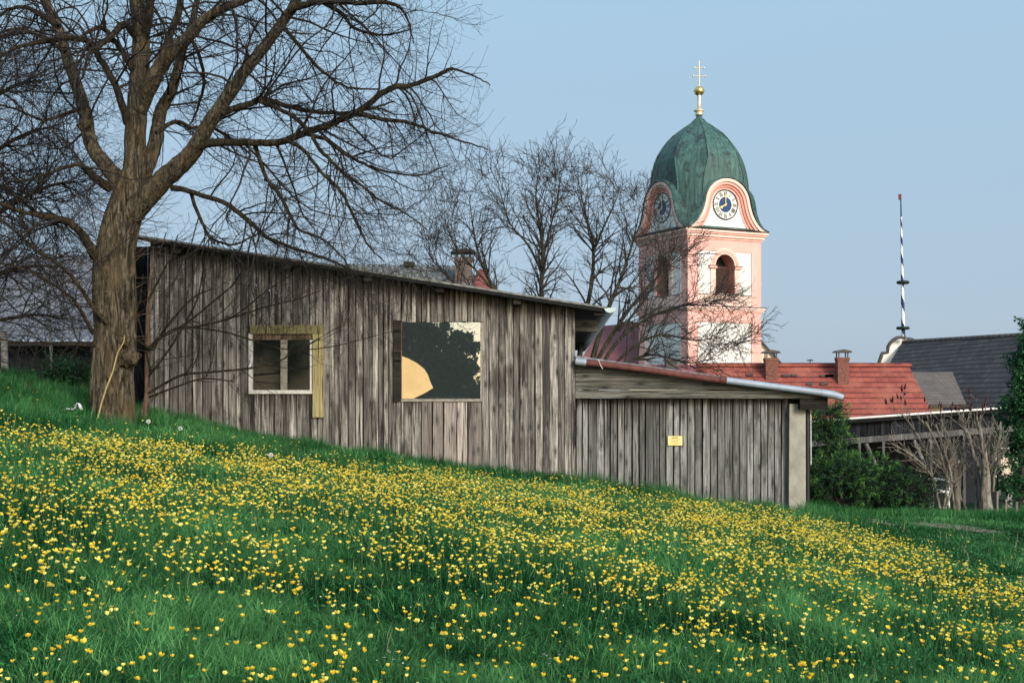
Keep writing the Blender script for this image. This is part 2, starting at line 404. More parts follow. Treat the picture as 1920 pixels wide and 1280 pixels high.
# ------------------------------------------------------------------ terrain
GX = np.array([-60, -14, -10, -7.8, -5.85, -3.74, -2, -.49, .93, 2.6, 4.4, 5.6, 8, 12, 60.])
GZ = np.array([2.6, 1.85, 1.55, 1.25, .81, .36, .07, -.17, -.30, -.52, -.79, -.91, -1.0, -1.1, -1.3])
def ground_z(X, Y):
    X = np.asarray(X, float); Y = np.asarray(Y, float)
    gl = np.where(X < 4.9, -.125 * X, -.6125 - .30 * (1 - np.exp(-(X - 4.9) * .9)) - .02 * (X - 4.9))
    gl = np.where(X < -14, 1.75, gl)
    gs = np.interp(X, GX, GZ)
    gs = (gs + np.interp(X - .5, GX, GZ) + np.interp(X + .5, GX, GZ)) / 3
    w = np.clip((Y - 10) / 8, 0, 1); w = w * w * (3 - 2 * w)
    Ye = np.minimum(Y, 21)
    z = -1.5 + .023 * Ye + gl * (1 - w) + gs * w
    z = z - .11 * np.clip(Y - 22, 0, 40) * .45 - np.clip(Y - 62, 0, 60) * .01
    z = z - .02 * np.clip(-Y, 0, 60)
    z = z + .014 * np.sin(X * 1.3 + Y * .7) * np.sin(Y * 1.1 - X * .4) + .012 * np.sin(X * 3.1 + 1) * np.sin(Y * 2.7)
    return z
def gz(x, y): return float(ground_z(x, y))

def grid_ground():
    def axis(lo, hi, segs):
        out = []
        for a, b, st in segs: out += list(np.arange(a, b, st))
        return np.array(out + [hi])
    xs = axis(0, 400, [(-400, -60, 20), (-60, -14, 2), (-14, 12, .3), (12, 60, 2), (60, 400, 20)])
    ys = axis(0, 700, [(-120, 0, 4), (0, 26, .3), (26, 70, 2), (70, 700, 20)])
    Xg, Yg = np.meshgrid(xs, ys); Zg = ground_z(Xg, Yg)
    v = np.stack([Xg, Yg, Zg], -1).reshape(-1, 3)
    nx = len(xs); ny = len(ys)
    i = (np.arange(ny - 1)[:, None] * nx + np.arange(nx - 1)[None, :]).ravel()
    q = np.stack([i, i + 1, i + nx + 1, i + nx], 1)
    o = np_mesh('ground', v, q, mats=M['ground'], smooth=True); tag(o, kind='structure')
grid_ground()

def path_patch(pts, name):
    """a strip of gravel following the ground"""
    mb = MB(); c = np.array(pts, float)
    n = 14; ts = np.linspace(0, 1, n); seg = np.linspace(0, 1, len(c))
    row = []
    for k, t in enumerate(ts):
        x = np.interp(t, seg, c[:, 0]); y = np.interp(t, seg, c[:, 1]); w = np.interp(t, seg, c[:, 2]) * (1 + .25 * math.sin(k * 2.1))
        for j in range(5):
            yy = y + w * (j / 4 - .5) * 2
            row.append((x, yy, gz(x, yy) + .012))
    fs = [(k * 5 + j, (k + 1) * 5 + j, (k + 1) * 5 + j + 1, k * 5 + j + 1) for k in range(n - 1) for j in range(4)]
    mb.add(row, fs, smooth=True); o = mb.build(name, M['gravel']); tag(o, kind='structure')
path_patch([(5.2, 20.8, .1), (5.5, 20.7, .45), (5.85, 20.5, .5), (6.2, 20.1, .1)], 'path')
path_patch([(6.3, 20.6, .1), (6.7, 20.3, .45), (7.1, 20.0, .5), (7.6, 19.5, .1)], 'path')

# ------------------------------------------------------------------ tree tools
def nrm(a): return a / np.maximum(np.linalg.norm(a, axis=-1, keepdims=True), 1e-9)
def tubes_np(P, Rr, S):
    N, K, _ = P.shape
    T = nrm(np.gradient(P, axis=1))
    mean = nrm(T.mean(axis=1)); ref = np.where(np.abs(mean[:, 2:3]) < .8, np.array([[0, 0, 1.]]), np.array([[1., 0, 0]]))
    U = nrm(np.cross(T, ref[:, None, :])); V = np.cross(T, U)
    ang = np.arange(S) * 2 * np.pi / S
    vs = P[:, :, None, :] + Rr[:, :, None, None] * (np.cos(ang)[None, None, :, None] * U[:, :, None, :] + np.sin(ang)[None, None, :, None] * V[:, :, None, :])
    base = (np.arange(N)[:, None, None] * K + np.arange(K - 1)[None, :, None]) * S
    k = np.arange(S)[None, None, :]; k2 = (k + 1) % S
    q = np.stack([base + k, base + k2, base + S + k2, base + S + k], -1).reshape(-1, 4)
    return vs.reshape(-1, 3), q
def join(parts):
    vs = []; qs = []; k = 0
    for v, q in parts: vs.append(v); qs.append(q + k); k += len(v)
    return np.concatenate(vs), np.concatenate(qs)
def resample(pts, per=5):
    """Catmull-Rom through rows of (x, y, z, r)"""
    p = np.array(pts, float); p = np.vstack([2 * p[0] - p[1], p, 2 * p[-1] - p[-2]])
    out = []
    for i in range(1, len(p) - 2):
        for j in range(per):
            t = j / per; a, b, c, d = p[i - 1], p[i], p[i + 1], p[i + 2]
            out.append(.5 * (2 * b + (c - a) * t + (2 * a - 5 * b + 4 * c - d) * t * t + (3 * b - a - 3 * c + d) * t ** 3))
    out.append(p[-2]); out = np.array(out); out[:, 3] = np.maximum(out[:, 3], .0015)
    return out
DS = 1.0
def trace(Y0, Y1, pts):
    """pixels with diameters, running from distance Y0 to Y1"""
    n = len(pts); rows = []
    for i, (x, y, d) in enumerate(pts):
        Y = Y0 + (Y1 - Y0) * i / (n - 1); p = at(x, y, Y); rows.append((p.x, p.y, p.z, d / F * Y / 2 * DS))
    return resample(rows)
def spawn(par, n, L, rr, ang, K=7, curl=.25, grav=0.0, up=0.0, tmin=.15, tmax=1.0, rmax=None, rmin=.0012, wpow=1.0, flat=None, rg=rng):
    """par: list of (K_i,4) arrays or (P,R) arrays; returns arrays of n children"""
    if isinstance(par, list):
        lens = np.array([np.linalg.norm(np.diff(p[:, :3], axis=0), axis=1).sum() for p in par])
        idx = rg.choice(len(par), n, p=lens ** wpow / (lens ** wpow).sum())
        t = rg.uniform(tmin, tmax, n); pos = np.zeros((n, 3)); tan = np.zeros((n, 3)); pr = np.zeros(n)
        for i in range(n):
            p = par[idx[i]]; f = t[i] * (len(p) - 1); a = min(int(f), len(p) - 2); u = f - a
            q = p[a] * (1 - u) + p[a + 1] * u; pos[i] = q[:3]; pr[i] = q[3]; tan[i] = p[a + 1, :3] - p[a, :3]
    else:
        P, Rr = par; Kp = P.shape[1]
        idx = rg.integers(0, len(P), n); t = rg.uniform(tmin, tmax, n); f = t * (Kp - 1); a = np.minimum(f.astype(int), Kp - 2); u = (f - a)[:, None]
        pos = P[idx, a] * (1 - u) + P[idx, a + 1] * u; pr = Rr[idx, a] * (1 - u[:, 0]) + Rr[idx, a + 1] * u[:, 0]
        tan = P[idx, a + 1] - P[idx, a]
    tan = nrm(tan)
    rv = rg.normal(size=(n, 3))
    if flat is not None: rv[:, 1] *= flat
    perp = nrm(rv - (rv * tan).sum(1, keepdims=True) * tan)
    A = rg.uniform(ang[0], ang[1], n)[:, None] * math.pi / 180
    d = tan * np.cos(A) + perp * np.sin(A); d[:, 2] += up; d = nrm(d)
    length = rg.uniform(L[0], L[1], n) * (1.15 - .55 * t)
    Pn = np.zeros((n, K, 3)); Pn[:, 0] = pos; step = (length / (K - 1))[:, None]
    bend = rg.normal(size=(n, 3)) * curl * .5
    for k in range(1, K):
        s = k / (K - 1)
        d = nrm(d + rg.normal(size=(n, 3)) * curl * .55 + bend * .45 + np.array([0, 0, 1.]) * (grav * (1.6 * s - .75)))
        Pn[:, k] = Pn[:, k - 1] + d * step
    r0 = np.minimum(pr * rr, rmax if rmax else 9)
    r0 = np.maximum(r0, rmin * 1.3)
    Rn = r0[:, None] * (1 - .8 * np.linspace(0, 1, K)[None, :]) ; Rn = np.maximum(Rn, rmin)
    return Pn, Rn

def ellipse_tube(mb): pass

def trunk_mesh(pts, S=28, seed=1, flute=.09):
    """gnarled trunk: traced centreline with a fluted, lumpy cross-section"""
    r = np.random.default_rng(seed); p = resample(pts, 9)
    K = len(p); ph = r.uniform(0, 6.3, 6)
    vs = []
    for i in range(K):
        h = p[i, 2]
        for k in range(S):
            c = 2 * math.pi * k / S
            f = 1 + flute * math.sin(3 * c + ph[0] + h * .5) + flute * .7 * math.sin(5 * c + ph[1] - h * .9) + flute * .45 * math.sin(9 * c + ph[2] + h * .7) + .02 * math.sin(17 * c + h * 2.2 + ph[3]) + .018 * math.sin(26 * c - h * 1.7 + ph[4]) + .03 * math.sin(h * 5 + 2 * c)
            vs.append((p[i, 0] + p[i, 3] * f * math.cos(c), p[i, 1] + p[i, 3] * f * math.sin(c), h))
    q = [(i * S + k, i * S + (k + 1) % S, (i + 1) * S + (k + 1) % S, (i + 1) * S + k) for i in range(K - 1) for k in range(S)]
    return np.array(vs), np.array(q)

# ------------------------------------------------------------------ the big old tree beside the shed
def big_tree():
    Y = 17.6
    b = at(208, 790, Y); base = Vector((b.x, Y, gz(b.x, Y)))
    root = empty('bare_tree', base)
    tag(root, 'big gnarled leafless tree with forked mossy trunk, left of the plank shed', 'tree')
    off = np.array([base.x, base.y, base.z])
    tr = []
    for x, y, d in [(212, 830, 108), (211, 790, 94), (208, 745, 88), (207, 700, 84), (211, 660, 88), (214, 620, 84), (212, 560, 84), (211, 500, 86), (218, 450, 82), (228, 410, 78), (236, 380, 70), (243, 350, 62), (250, 318, 48)]:
        p = at(x, y, Y); tr.append((p.x, p.y, p.z, d * .86 / F * Y / 2))
    v, q = trunk_mesh(tr, S=60, seed=3, flute=.075)
    np_mesh('trunk', v - off, q, mats=M['bark'], parent=root, smooth=True)
    # knotty collars low on the trunk
    for (x, y, r, dy, sq) in [(240, 672, .15, -.10, .75), (188, 655, .13, -.10, .9), (228, 640, .11, -.16, .7), (158, 234, .085, -.03, 1.0)]:
        rg = np.random.default_rng(int(x)); p = at(x, y, Y + dy) - base; mb = MB(); N, K = 18, 12; vs = []
        for i in range(K):
            a_ = math.pi * i / (K - 1)
            for k in range(N):
                c_ = 2 * math.pi * k / N; f = r * (1 + .16 * math.sin(3 * c_ + i) + .12 * math.sin(5 * c_ - 2 * i) + rg.normal(0, .05))
                vs.append((f * math.sin(a_) * math.cos(c_), f * math.sin(a_) * math.sin(c_) * .9, -f * sq * math.cos(a_)))
        mb.add(vs, [(i * N + k, i * N + (k + 1) % N, (i + 1) * N + (k + 1) % N, (i + 1) * N + k) for i in range(K - 1) for k in range(N)], smooth=True)
        mb.build('burl', M['bark'], root, loc=p)
    limbs = [
     (Y, Y + .2, [(246, 372, 50), (253, 320, 44), (254, 269, 40), (257, 200, 37), (262, 134, 35), (264, 67, 31), (256, 0, 28), (250, -80, 24), (240, -170, 18), (225, -260, 12), (215, -340, 6)]),
     (Y + .1, Y - .5, [(268, 80, 18), (278, 40, 16), (284, -10, 14), (300, -90, 10), (330, -180, 6)]),
     (Y, Y - 1.2, [(262, 205, 30), (280, 165, 30), (302, 122, 29), (330, 90, 27), (352, 70, 23), (380, 38, 20), (420, 15, 17), (455, 2, 14), (520, -25, 11), (600, -50, 7), (680, -60, 3)]),
     (Y, Y + 1.0, [(300, 124, 17), (310, 92, 15), (320, 62, 14), (334, 25, 13), (342, -20, 12), (350, -90, 8), (380, -160, 4)]),
     (Y + .2, Y + .9, [(250, 372, 36), (272, 320, 30), (286, 285, 27), (297, 235, 25), (303, 205, 23), (322, 170, 20), (333, 130, 18), (345, 85, 16), (362, 40, 13), (372, -20, 10)]),
     (Y, Y - 1.6, [(240, 410, 46), (268, 378, 43), (302, 341, 40), (335, 312, 37), (362, 284, 33), (386, 242, 29), (420, 191, 26), (463, 128, 23), (504, 77, 21), (540, 28, 19), (562, -12, 17), (600, -80, 13), (650, -150, 8)]),
     (Y - .6, Y - 1.4, [(362, 276, 20), (395, 268, 16), (437, 267, 14), (490, 268, 13), (530, 265, 13), (571, 249, 13), (615, 235, 13), (650, 220, 12), (680, 203, 11), (712, 178, 11), (742, 163, 11), (769, 161, 9), (806, 148, 8), (832, 135, 7), (848, 129, 5), (870, 136, 4), (896, 146, 3), (920, 160, 2)]),
     (Y - 1.1, Y - .4, [(672, 212, 9), (716, 223, 8), (769, 231, 6.5), (810, 246, 5), (847, 259, 4), (884, 270, 3), (915, 280, 2)]),
     (Y - .8, Y - .2, [(415, 214, 13), (440, 203, 12), (468, 195, 12), (488, 186, 11), (505, 188, 10), (540, 200, 9), (578, 208, 8), (638, 212, 7), (690, 205, 5), (740, 190, 3)]),
     (Y - .8, Y - 1.9, [(488, 190, 9), (540, 212, 8), (575, 240, 8), (600, 280, 7), (640, 320, 6), (680, 350, 5), (720, 380, 4), (760, 400, 3), (800, 430, 2)]),
     (Y - .3, Y - .9, [(322, 352, 12), (353, 358, 10), (420, 380, 9), (453, 403, 9), (484, 430, 8), (505, 448, 7), (560, 468, 6), (620, 488, 4), (660, 505, 3)]),
     (Y - .6, Y - 1.3, [(478, 270, 8), (490, 310, 8), (500, 335, 7), (524, 366, 7), (545, 405, 6), (560, 430, 5), (600, 446, 4), (640, 480, 3), (662, 520, 2)]),
     (Y - .3, Y - .7, [(358, 362, 7), (366, 385, 7), (382, 425, 6), (395, 445, 6), (415, 455, 5), (440, 458, 4), (480, 440, 3), (540, 400, 2)]),
     (Y - .9, Y - 2.0, [(535, 262, 8), (570, 282, 7), (600, 320, 6), (640, 360, 6), (670, 420, 5), (690, 460, 3), (720, 490, 2)]),
     (Y - 1.0, Y - .6, [(570, 250, 8), (610, 262, 7), (650, 290, 6), (690, 310, 5), (740, 325, 4), (790, 328, 3), (840, 310, 2)]),
     (Y - 1.3, Y - 2.2, [(545, 18, 12), (590, 5, 12), (625, 3, 10), (670, 5, 9), (720, 4, 8), (750, 15, 6), (765, 40, 4), (775, 80, 2)]),
     (Y - 1.3, Y - 1.9, [(600, 2, 9), (640, 25, 8), (660, 50, 6), (690, 62, 5), (720, 66, 4), (745, 62, 3), (770, 55, 2)]),
     (Y - 1.2, Y - .7, [(532, 52, 8), (560, 85, 7), (590, 120, 6), (625, 150, 5), (660, 165, 4), (710, 168, 3)]),
     (Y, Y + 1.2, [(240, 372, 40), (222, 340, 34), (198, 310, 29), (175, 279, 27), (165, 248, 26), (161, 218, 25), (144, 161, 22), (124, 101, 20), (107, 50, 19), (84, 0, 18), (62, -70, 14), (40, -150, 8)]),
     (Y, Y - 1.0, [(240, 232, 17), (232, 205, 15), (215, 158, 13), (188, 111, 12), (172, 86, 12), (158, 75, 11), (120, 72, 10), (70, 80, 8), (25, 92, 6), (-20, 120, 4)]),
     (Y, Y - .6, [(250, 132, 13), (235, 105, 12), (218, 81, 10), (198, 57, 9), (183, 53, 8), (165, 60, 7), (145, 78, 4)]),
     (Y, Y - 1.1, [(252, 66, 14), (240, 50, 13), (228, 47, 12), (218, 57, 11), (205, 72, 10), (185, 87, 8), (165, 105, 6), (155, 150, 3)]),
     (Y, Y - .8, [(206, 352, 20), (190, 342, 16), (175, 330, 14), (158, 315, 10), (145, 308, 8), (110, 318, 6), (60, 335, 4), (10, 340, 3)]),
     (Y - .2, Y - 1.0, [(180, 480, 24), (168, 462, 18), (150, 435, 15), (135, 420, 14), (115, 411, 12), (80, 405, 10), (40, 397, 8), (0, 380, 7), (-50, 350, 5)]),
     (Y - .3, Y - .8, [(202, 606, 9), (174, 575, 8), (150, 540, 7), (127, 510, 7), (95, 485, 6), (70, 471, 6), (36, 440, 5), (-10, 400, 4)]),
     (Y - .3, Y - 1.5, [(175, 625, 8), (155, 590, 7), (138, 562, 6), (110, 540, 5), (84, 524, 5), (30, 500, 4), (-20, 490, 3)]),
     (Y - .3, Y - 1.2, [(178, 648, 7), (130, 645, 5), (80, 642, 4), (28, 640, 3), (-30, 632, 2)]),
     (Y + .1, Y + .8, [(110, 50, 12), (80, 30, 10), (48, 14, 8), (20, 18, 6), (-20, 40, 4)]),
     (Y + .2, Y + .6, [(122, 98, 9), (80, 70, 7), (40, 55, 6), (5, 60, 5), (-30, 75, 3)]),
     (Y + .1, Y - .9, [(158, 200, 9), (120, 215, 7), (80, 225, 5), (30, 205, 4), (-30, 190, 3)]),
     (Y - .1, Y + .7, [(292, 250, 9), (330, 228, 8), (360, 240, 7), (400, 240, 6), (440, 265, 5), (470, 290, 3)]),
     (Y + .3, Y + 1.1, [(350, 60, 8), (372, 100, 7), (382, 150, 6), (375, 190, 5), (360, 230, 3)]),
    ]
    paths = []
    for a, c, pts in limbs:
        p = trace(a, c, pts); p[3:, :3] += rng.normal(size=(len(p) - 3, 3)) * .004; paths.append(p)
    for p in paths:
        v, q = tubes_np(p[None, :, :3], p[None, :, 3], 10)
        np_mesh('branch', v - off, q, mats=M['bark'] if p[0, 3] > .09 else M['bark_limb'], parent=root, smooth=True)
    thin = [p[len(p) // 4:] if p[0, 3] > .08 else p for p in paths]
    P1, R1 = spawn(thin, 400, (.9, 2.3), .42, (35, 80), K=10, curl=.28, grav=.20, up=-.05, tmin=.12, rmax=.018, rmin=.0025, flat=.8)
    k_ = P1[:, -1, 0] < -.35; P1, R1 = P1[k_], R1[k_]
    P2, R2 = spawn((P1, R1), 2200, (.4, 1.25), .55, (25, 70), K=8, curl=.26, grav=.22, rmax=.009, rmin=.0018)
    P2b, R2b = spawn(thin, 750, (.3, 1.1), .3, (35, 85), K=7, curl=.3, grav=.2, rmax=.007, rmin=.0018)
    k_ = P2[:, -1, 0] < -.25; P2, R2 = P2[k_], R2[k_]
    P3, R3 = spawn((P2, R2), 6200, (.15, .55), .6, (20, 65), K=5, curl=.25, grav=.15, rmax=.004, rmin=.0014)
    P3b, R3b = spawn((P1, R1), 1500, (.2, .6), .5, (25, 70), K=5, curl=.25, grav=.15, rmax=.004, rmin=.0014)
    P4, R4 = spawn((P3, R3), 6000, (.06, .22), .7, (25, 60), K=3, curl=.2, rmax=.0024, rmin=.0012)
    v, q = join([tubes_np(P1, R1, 5), tubes_np(P2, R2, 4), tubes_np(P2b, R2b, 4), tubes_np(P3, R3, 3), tubes_np(P3b, R3b, 3), tubes_np(P4, R4, 3)])
    # keep the twigs in front of the shed wall
    np_mesh('crown', v - off, q, mats=M['twig'], parent=root)
    # epicormic shoots on the trunk
    tp = np.array(tr)
    P5, R5 = spawn([tp[3:]], 150, (.4, 1.5), .05, (50, 95), K=8, curl=.22, grav=.12, up=.1, rmax=.006, rmin=.0017)
    v, q = tubes_np(P5, R5, 4); np_mesh('shoots', v - off, q, mats=M['bark_red'], parent=root)
big_tree()

# dense twiggy thicket hanging in from the left edge (a neighbouring bare tree)
def left_thicket():
    Y = 20.2; base = Vector((-9.9, Y, gz(-9.9, Y))); off = np.array(base)
    root = empty('bare_tree', base)
    tag(root, 'dense twiggy leafless tree at the left edge, in front of the corrugated barn roof', 'tree')
    tr = []
    for (x, y, d) in [(-215, 760, 60), (-205, 640, 50), (-190, 520, 44), (-170, 400, 36), (-150, 280, 28), (-140, 150, 18), (-130, 20, 8)]:
        p = at(x, y, Y); tr.append((p.x, p.y, p.z, d / F * Y / 2))
    v, q = trunk_mesh(tr, S=14, seed=9); np_mesh('trunk', v - off, q, mats=M['bark'], parent=root, smooth=True)
    L = [[(-200, 560, 20), (-120, 480, 16), (-40, 420, 12), (30, 380, 9), (90, 350, 6), (140, 340, 3)],
         [(-190, 480, 18), (-110, 380, 14), (-40, 310, 10), (30, 260, 7), (90, 240, 4), (130, 250, 2)],
         [(-170, 380, 16), (-90, 280, 12), (-30, 200, 9), (30, 160, 6), (80, 150, 3)],
         [(-200, 600, 16), (-100, 560, 12), (-20, 520, 9), (50, 500, 6), (110, 500, 3)],
         [(-160, 330, 12), (-70, 340, 10), (0, 350, 8), (70, 400, 5), (120, 430, 3)],
         [(-200, 640, 12), (-90, 620, 10), (0, 600, 7), (70, 590, 5), (130, 600, 2)],
         [(-150, 260, 12), (-90, 150, 9), (-20, 80, 6), (40, 60, 3)]]
    paths = [trace(Y, Y - .6 + .3 * i, p) for i, p in enumerate(L)]
    for p in paths:
        v, q = tubes_np(p[None, :, :3], p[None, :, 3], 8); np_mesh('branch', v - off, q, mats=M['bark_limb'], parent=root, smooth=True)
    P1, R1 = spawn(paths, 260, (.8, 2.0), .5, (25, 70), K=9, curl=.25, grav=.22, rmax=.014, rmin=.0025)
    P2, R2 = spawn((P1, R1), 1900, (.4, 1.1), .6, (20, 60), K=7, curl=.25, grav=.2, rmax=.008, rmin=.002)
    P3, R3 = spawn((P2, R2), 4400, (.2, .6), .6, (20, 60), K=5, curl=.22, grav=.1, rmax=.004, rmin=.0016)
    v, q = join([tubes_np(P1, R1, 5), tubes_np(P2, R2, 4), tubes_np(P3, R3, 3)])
    np_mesh('crown', v - off, q, mats=M['twig'], parent=root)
left_thicket()

def sapling():
    Y = 18.5; b = at(272, 790, Y); base = Vector((b.x, Y, gz(b.x, Y))); off = np.array(base)
    root = empty('sapling', base)
    tag(root, 'thin reddish-barked sapling spreading bare shoots across the plank wall', 'sapling')
    stem = trace(Y, Y + .1, [(264, 800, 16), (270, 775, 15), (277, 740, 13), (276, 700, 11), (277, 650, 10), (277, 600, 8), (280, 550, 6), (284, 510, 5), (300, 470, 3), (312, 435, 2)])
    v, q = tubes_np(stem[None, :, :3], stem[None, :, 3], 10); np_mesh('trunk', v - off, q, mats=M['bark_red'], parent=root, smooth=True)
    L = [(Y, Y + .3, [(277, 655, 7), (300, 634, 6), (330, 616, 5), (370, 612, 4), (420, 600, 4), (500, 575, 3), (560, 560, 2.5), (600, 545, 2)]),
         (Y, Y - .2, [(276, 738, 6), (310, 718, 5), (345, 702, 5), (400, 697, 4), (470, 690, 4), (520, 678, 3), (570, 650, 2), (640, 610, 1.5)]),
         (Y, Y - .4, [(278, 745, 5), (330, 725, 4), (380, 710, 3), (440, 715, 2)]),
         (Y, Y + .4, [(279, 560, 5), (300, 520, 4), (320, 480, 3), (334, 440, 2)]),
         (Y, Y - .3, [(279, 705, 5), (310, 665, 4), (345, 610, 4), (370, 560, 3), (382, 500, 2)]),
         (Y, Y + .2, [(300, 634, 5), (350, 605, 4), (400, 565, 3), (440, 530, 3), (462, 490, 2), (470, 450, 1.5)]),
         (Y, Y - .3, [(240, 665, 8), (258, 640, 6), (285, 655, 6), (300, 630, 5), (322, 600, 4), (360, 560, 3), (400, 540, 2)]),
         (Y - .2, Y + .2, [(345, 612, 4), (420, 622, 3), (480, 640, 3), (540, 655, 2.5), (620, 650, 2), (740, 620, 1.2)]),
         (Y - .1, Y - .1, [(420, 600, 3), (450, 585, 3), (500, 545, 2.5), (540, 520, 2), (620, 470, 1.5)]),
         (Y, Y - .1, [(284, 700, 4), (260, 600, 3), (240, 560, 3), (225, 520, 2)])]
    paths = [trace(a, c, p) for a, c, p in L]
    for p in paths:
        v, q = tubes_np(p[None, :, :3], p[None, :, 3], 7); np_mesh('branch', v - off, q, mats=M['bark_limb'], parent=root, smooth=True)
    P1, R1 = spawn(paths + [stem], 90, (.35, 1.1), .5, (25, 65), K=8, curl=.22, grav=.12, up=.15, rmax=.007, rmin=.0025, flat=.3)
    P2, R2 = spawn((P1, R1), 180, (.15, .5), .6, (20, 60), K=6, curl=.2, grav=.1, rmax=.004, rmin=.0018, flat=.3)
    v, q = join([tubes_np(P1, R1, 4), tubes_np(P2, R2, 3)])
    np_mesh('crown', v - off, q, mats=M['twig'], parent=root)
sapling()

def village_tree():
    Y = 30.0; b = at(1070, 800, Y); base = Vector((b.x, Y, gz(b.x, Y))); off = np.array(base)
    root = empty('bare_tree', base)
    tag(root, 'many-stemmed leafless tree behind the shed roof, its right boughs crossing the church tower', 'tree')
    S = [[(1055, 860, 40), (1045, 760, 30), (1030, 680, 20), (1020, 600, 16), (1015, 540, 14), (1018, 460, 11), (1012, 400, 8), (1005, 340, 5), (1008, 285, 2)],
     [(1018, 470, 9), (1032, 400, 6), (1045, 340, 4), (1050, 275, 1.5)],
     [(1016, 500, 9), (990, 440, 7), (958, 395, 5), (942, 340, 3), (932, 295, 1.5)],
     [(1060, 860, 40), (1075, 740, 26), (1085, 680, 18), (1096, 600, 15), (1110, 520, 12), (1112, 440, 9), (1100, 380, 6), (1088, 320, 3), (1082, 285, 1.5)],
     [(1112, 460, 8), (1130, 405, 6), (1150, 355, 4), (1163, 310, 1.5)],
     [(1068, 860, 36), (1095, 740, 22), (1120, 640, 16), (1140, 580, 14), (1162, 520, 10), (1180, 460, 7), (1193, 400, 4), (1200, 355, 1.5)],
     [(1045, 850, 34), (1010, 720, 20), (965, 610, 15), (930, 545, 12), (906, 490, 9), (893, 440, 6), (886, 390, 4), (880, 335, 1.5)],
     [(928, 545, 9), (895, 500, 7), (860, 455, 5), (838, 400, 3), (832, 355, 1.5)],
     [(985, 660, 12), (920, 590, 9), (860, 535, 7), (815, 480, 4), (795, 440, 2)],
     [(1095, 720, 14), (1140, 640, 13), (1180, 580, 10), (1218, 530, 7), (1258, 485, 4), (1285, 455, 2)],
     [(1100, 740, 14), (1150, 650, 11), (1205, 602, 8), (1270, 575, 5), (1320, 572, 3), (1345, 562, 1.5)],
     [(1100, 750, 13), (1170, 665, 9), (1235, 628, 7), (1300, 638, 4), (1350, 634, 2.5), (1385, 652, 1.5)],
     [(1100, 750, 12), (1160, 690, 9), (1220, 665, 7), (1290, 680, 3), (1340, 672, 2)],
     [(1160, 620, 8), (1210, 560, 6), (1240, 480, 4), (1230, 430, 2)]]
    global DS; DS = .6
    S = [[(x, y if y > 560 else 560 - (560 - y) * .84, d) for x, y, d in q_] for q_ in S]
    paths = [trace(Y, Y + [0, 1, -1, .5, 1.4, -.7, .4, -1, 1.3, .8, -.4, -1.2, .2, 1.5][i], p) for i, p in enumerate(S)]; DS = 1.0
    for i, p in enumerate(paths):
        v, q = tubes_np(p[None, :, :3], p[None, :, 3], 8)
        np_mesh('trunk' if i in (0, 3, 5, 6) else 'branch', v - off, q, mats=M['bark_moss'], parent=root, smooth=True)
    th = [p[10:] if i in (0, 3, 5, 6) else p[3:] for i, p in enumerate(paths)]
    P1, R1 = spawn(th, 400, (.7, 1.8), .6, (22, 60), K=8, curl=.22, up=.2, grav=.08, rmax=.028, rmin=.005)
    P2, R2 = spawn((P1, R1), 2200, (.3, .9), .6, (25, 60), K=6, curl=.26, up=.16, rmax=.012, rmin=.0042)
    P3, R3 = spawn((P2, R2), 5200, (.12, .42), .6, (25, 60), K=4, curl=.2, up=.12, rmax=.006, rmin=.0035)
    v, q = join([tubes_np(P1, R1, 5), tubes_np(P2, R2, 4), tubes_np(P3, R3, 3)])
    np_mesh('crown', v - off, q, mats=M['twig_grey'], parent=root)
village_tree()

# ------------------------------------------------------------------ sheds
PHI = R_(1.67); SY = 19.5
def S(px, py, w=0.0):
    """pixel -> (u, z) on the shed plane at local depth w"""
    dx = (px - CX) / F; dz = (HY - py) / F
    t = (w + SY * math.cos(PHI)) / (dx * math.sin(PHI) + math.cos(PHI))
    return dx * t * math.cos(PHI) - (t - SY) * math.sin(PHI), dz * t

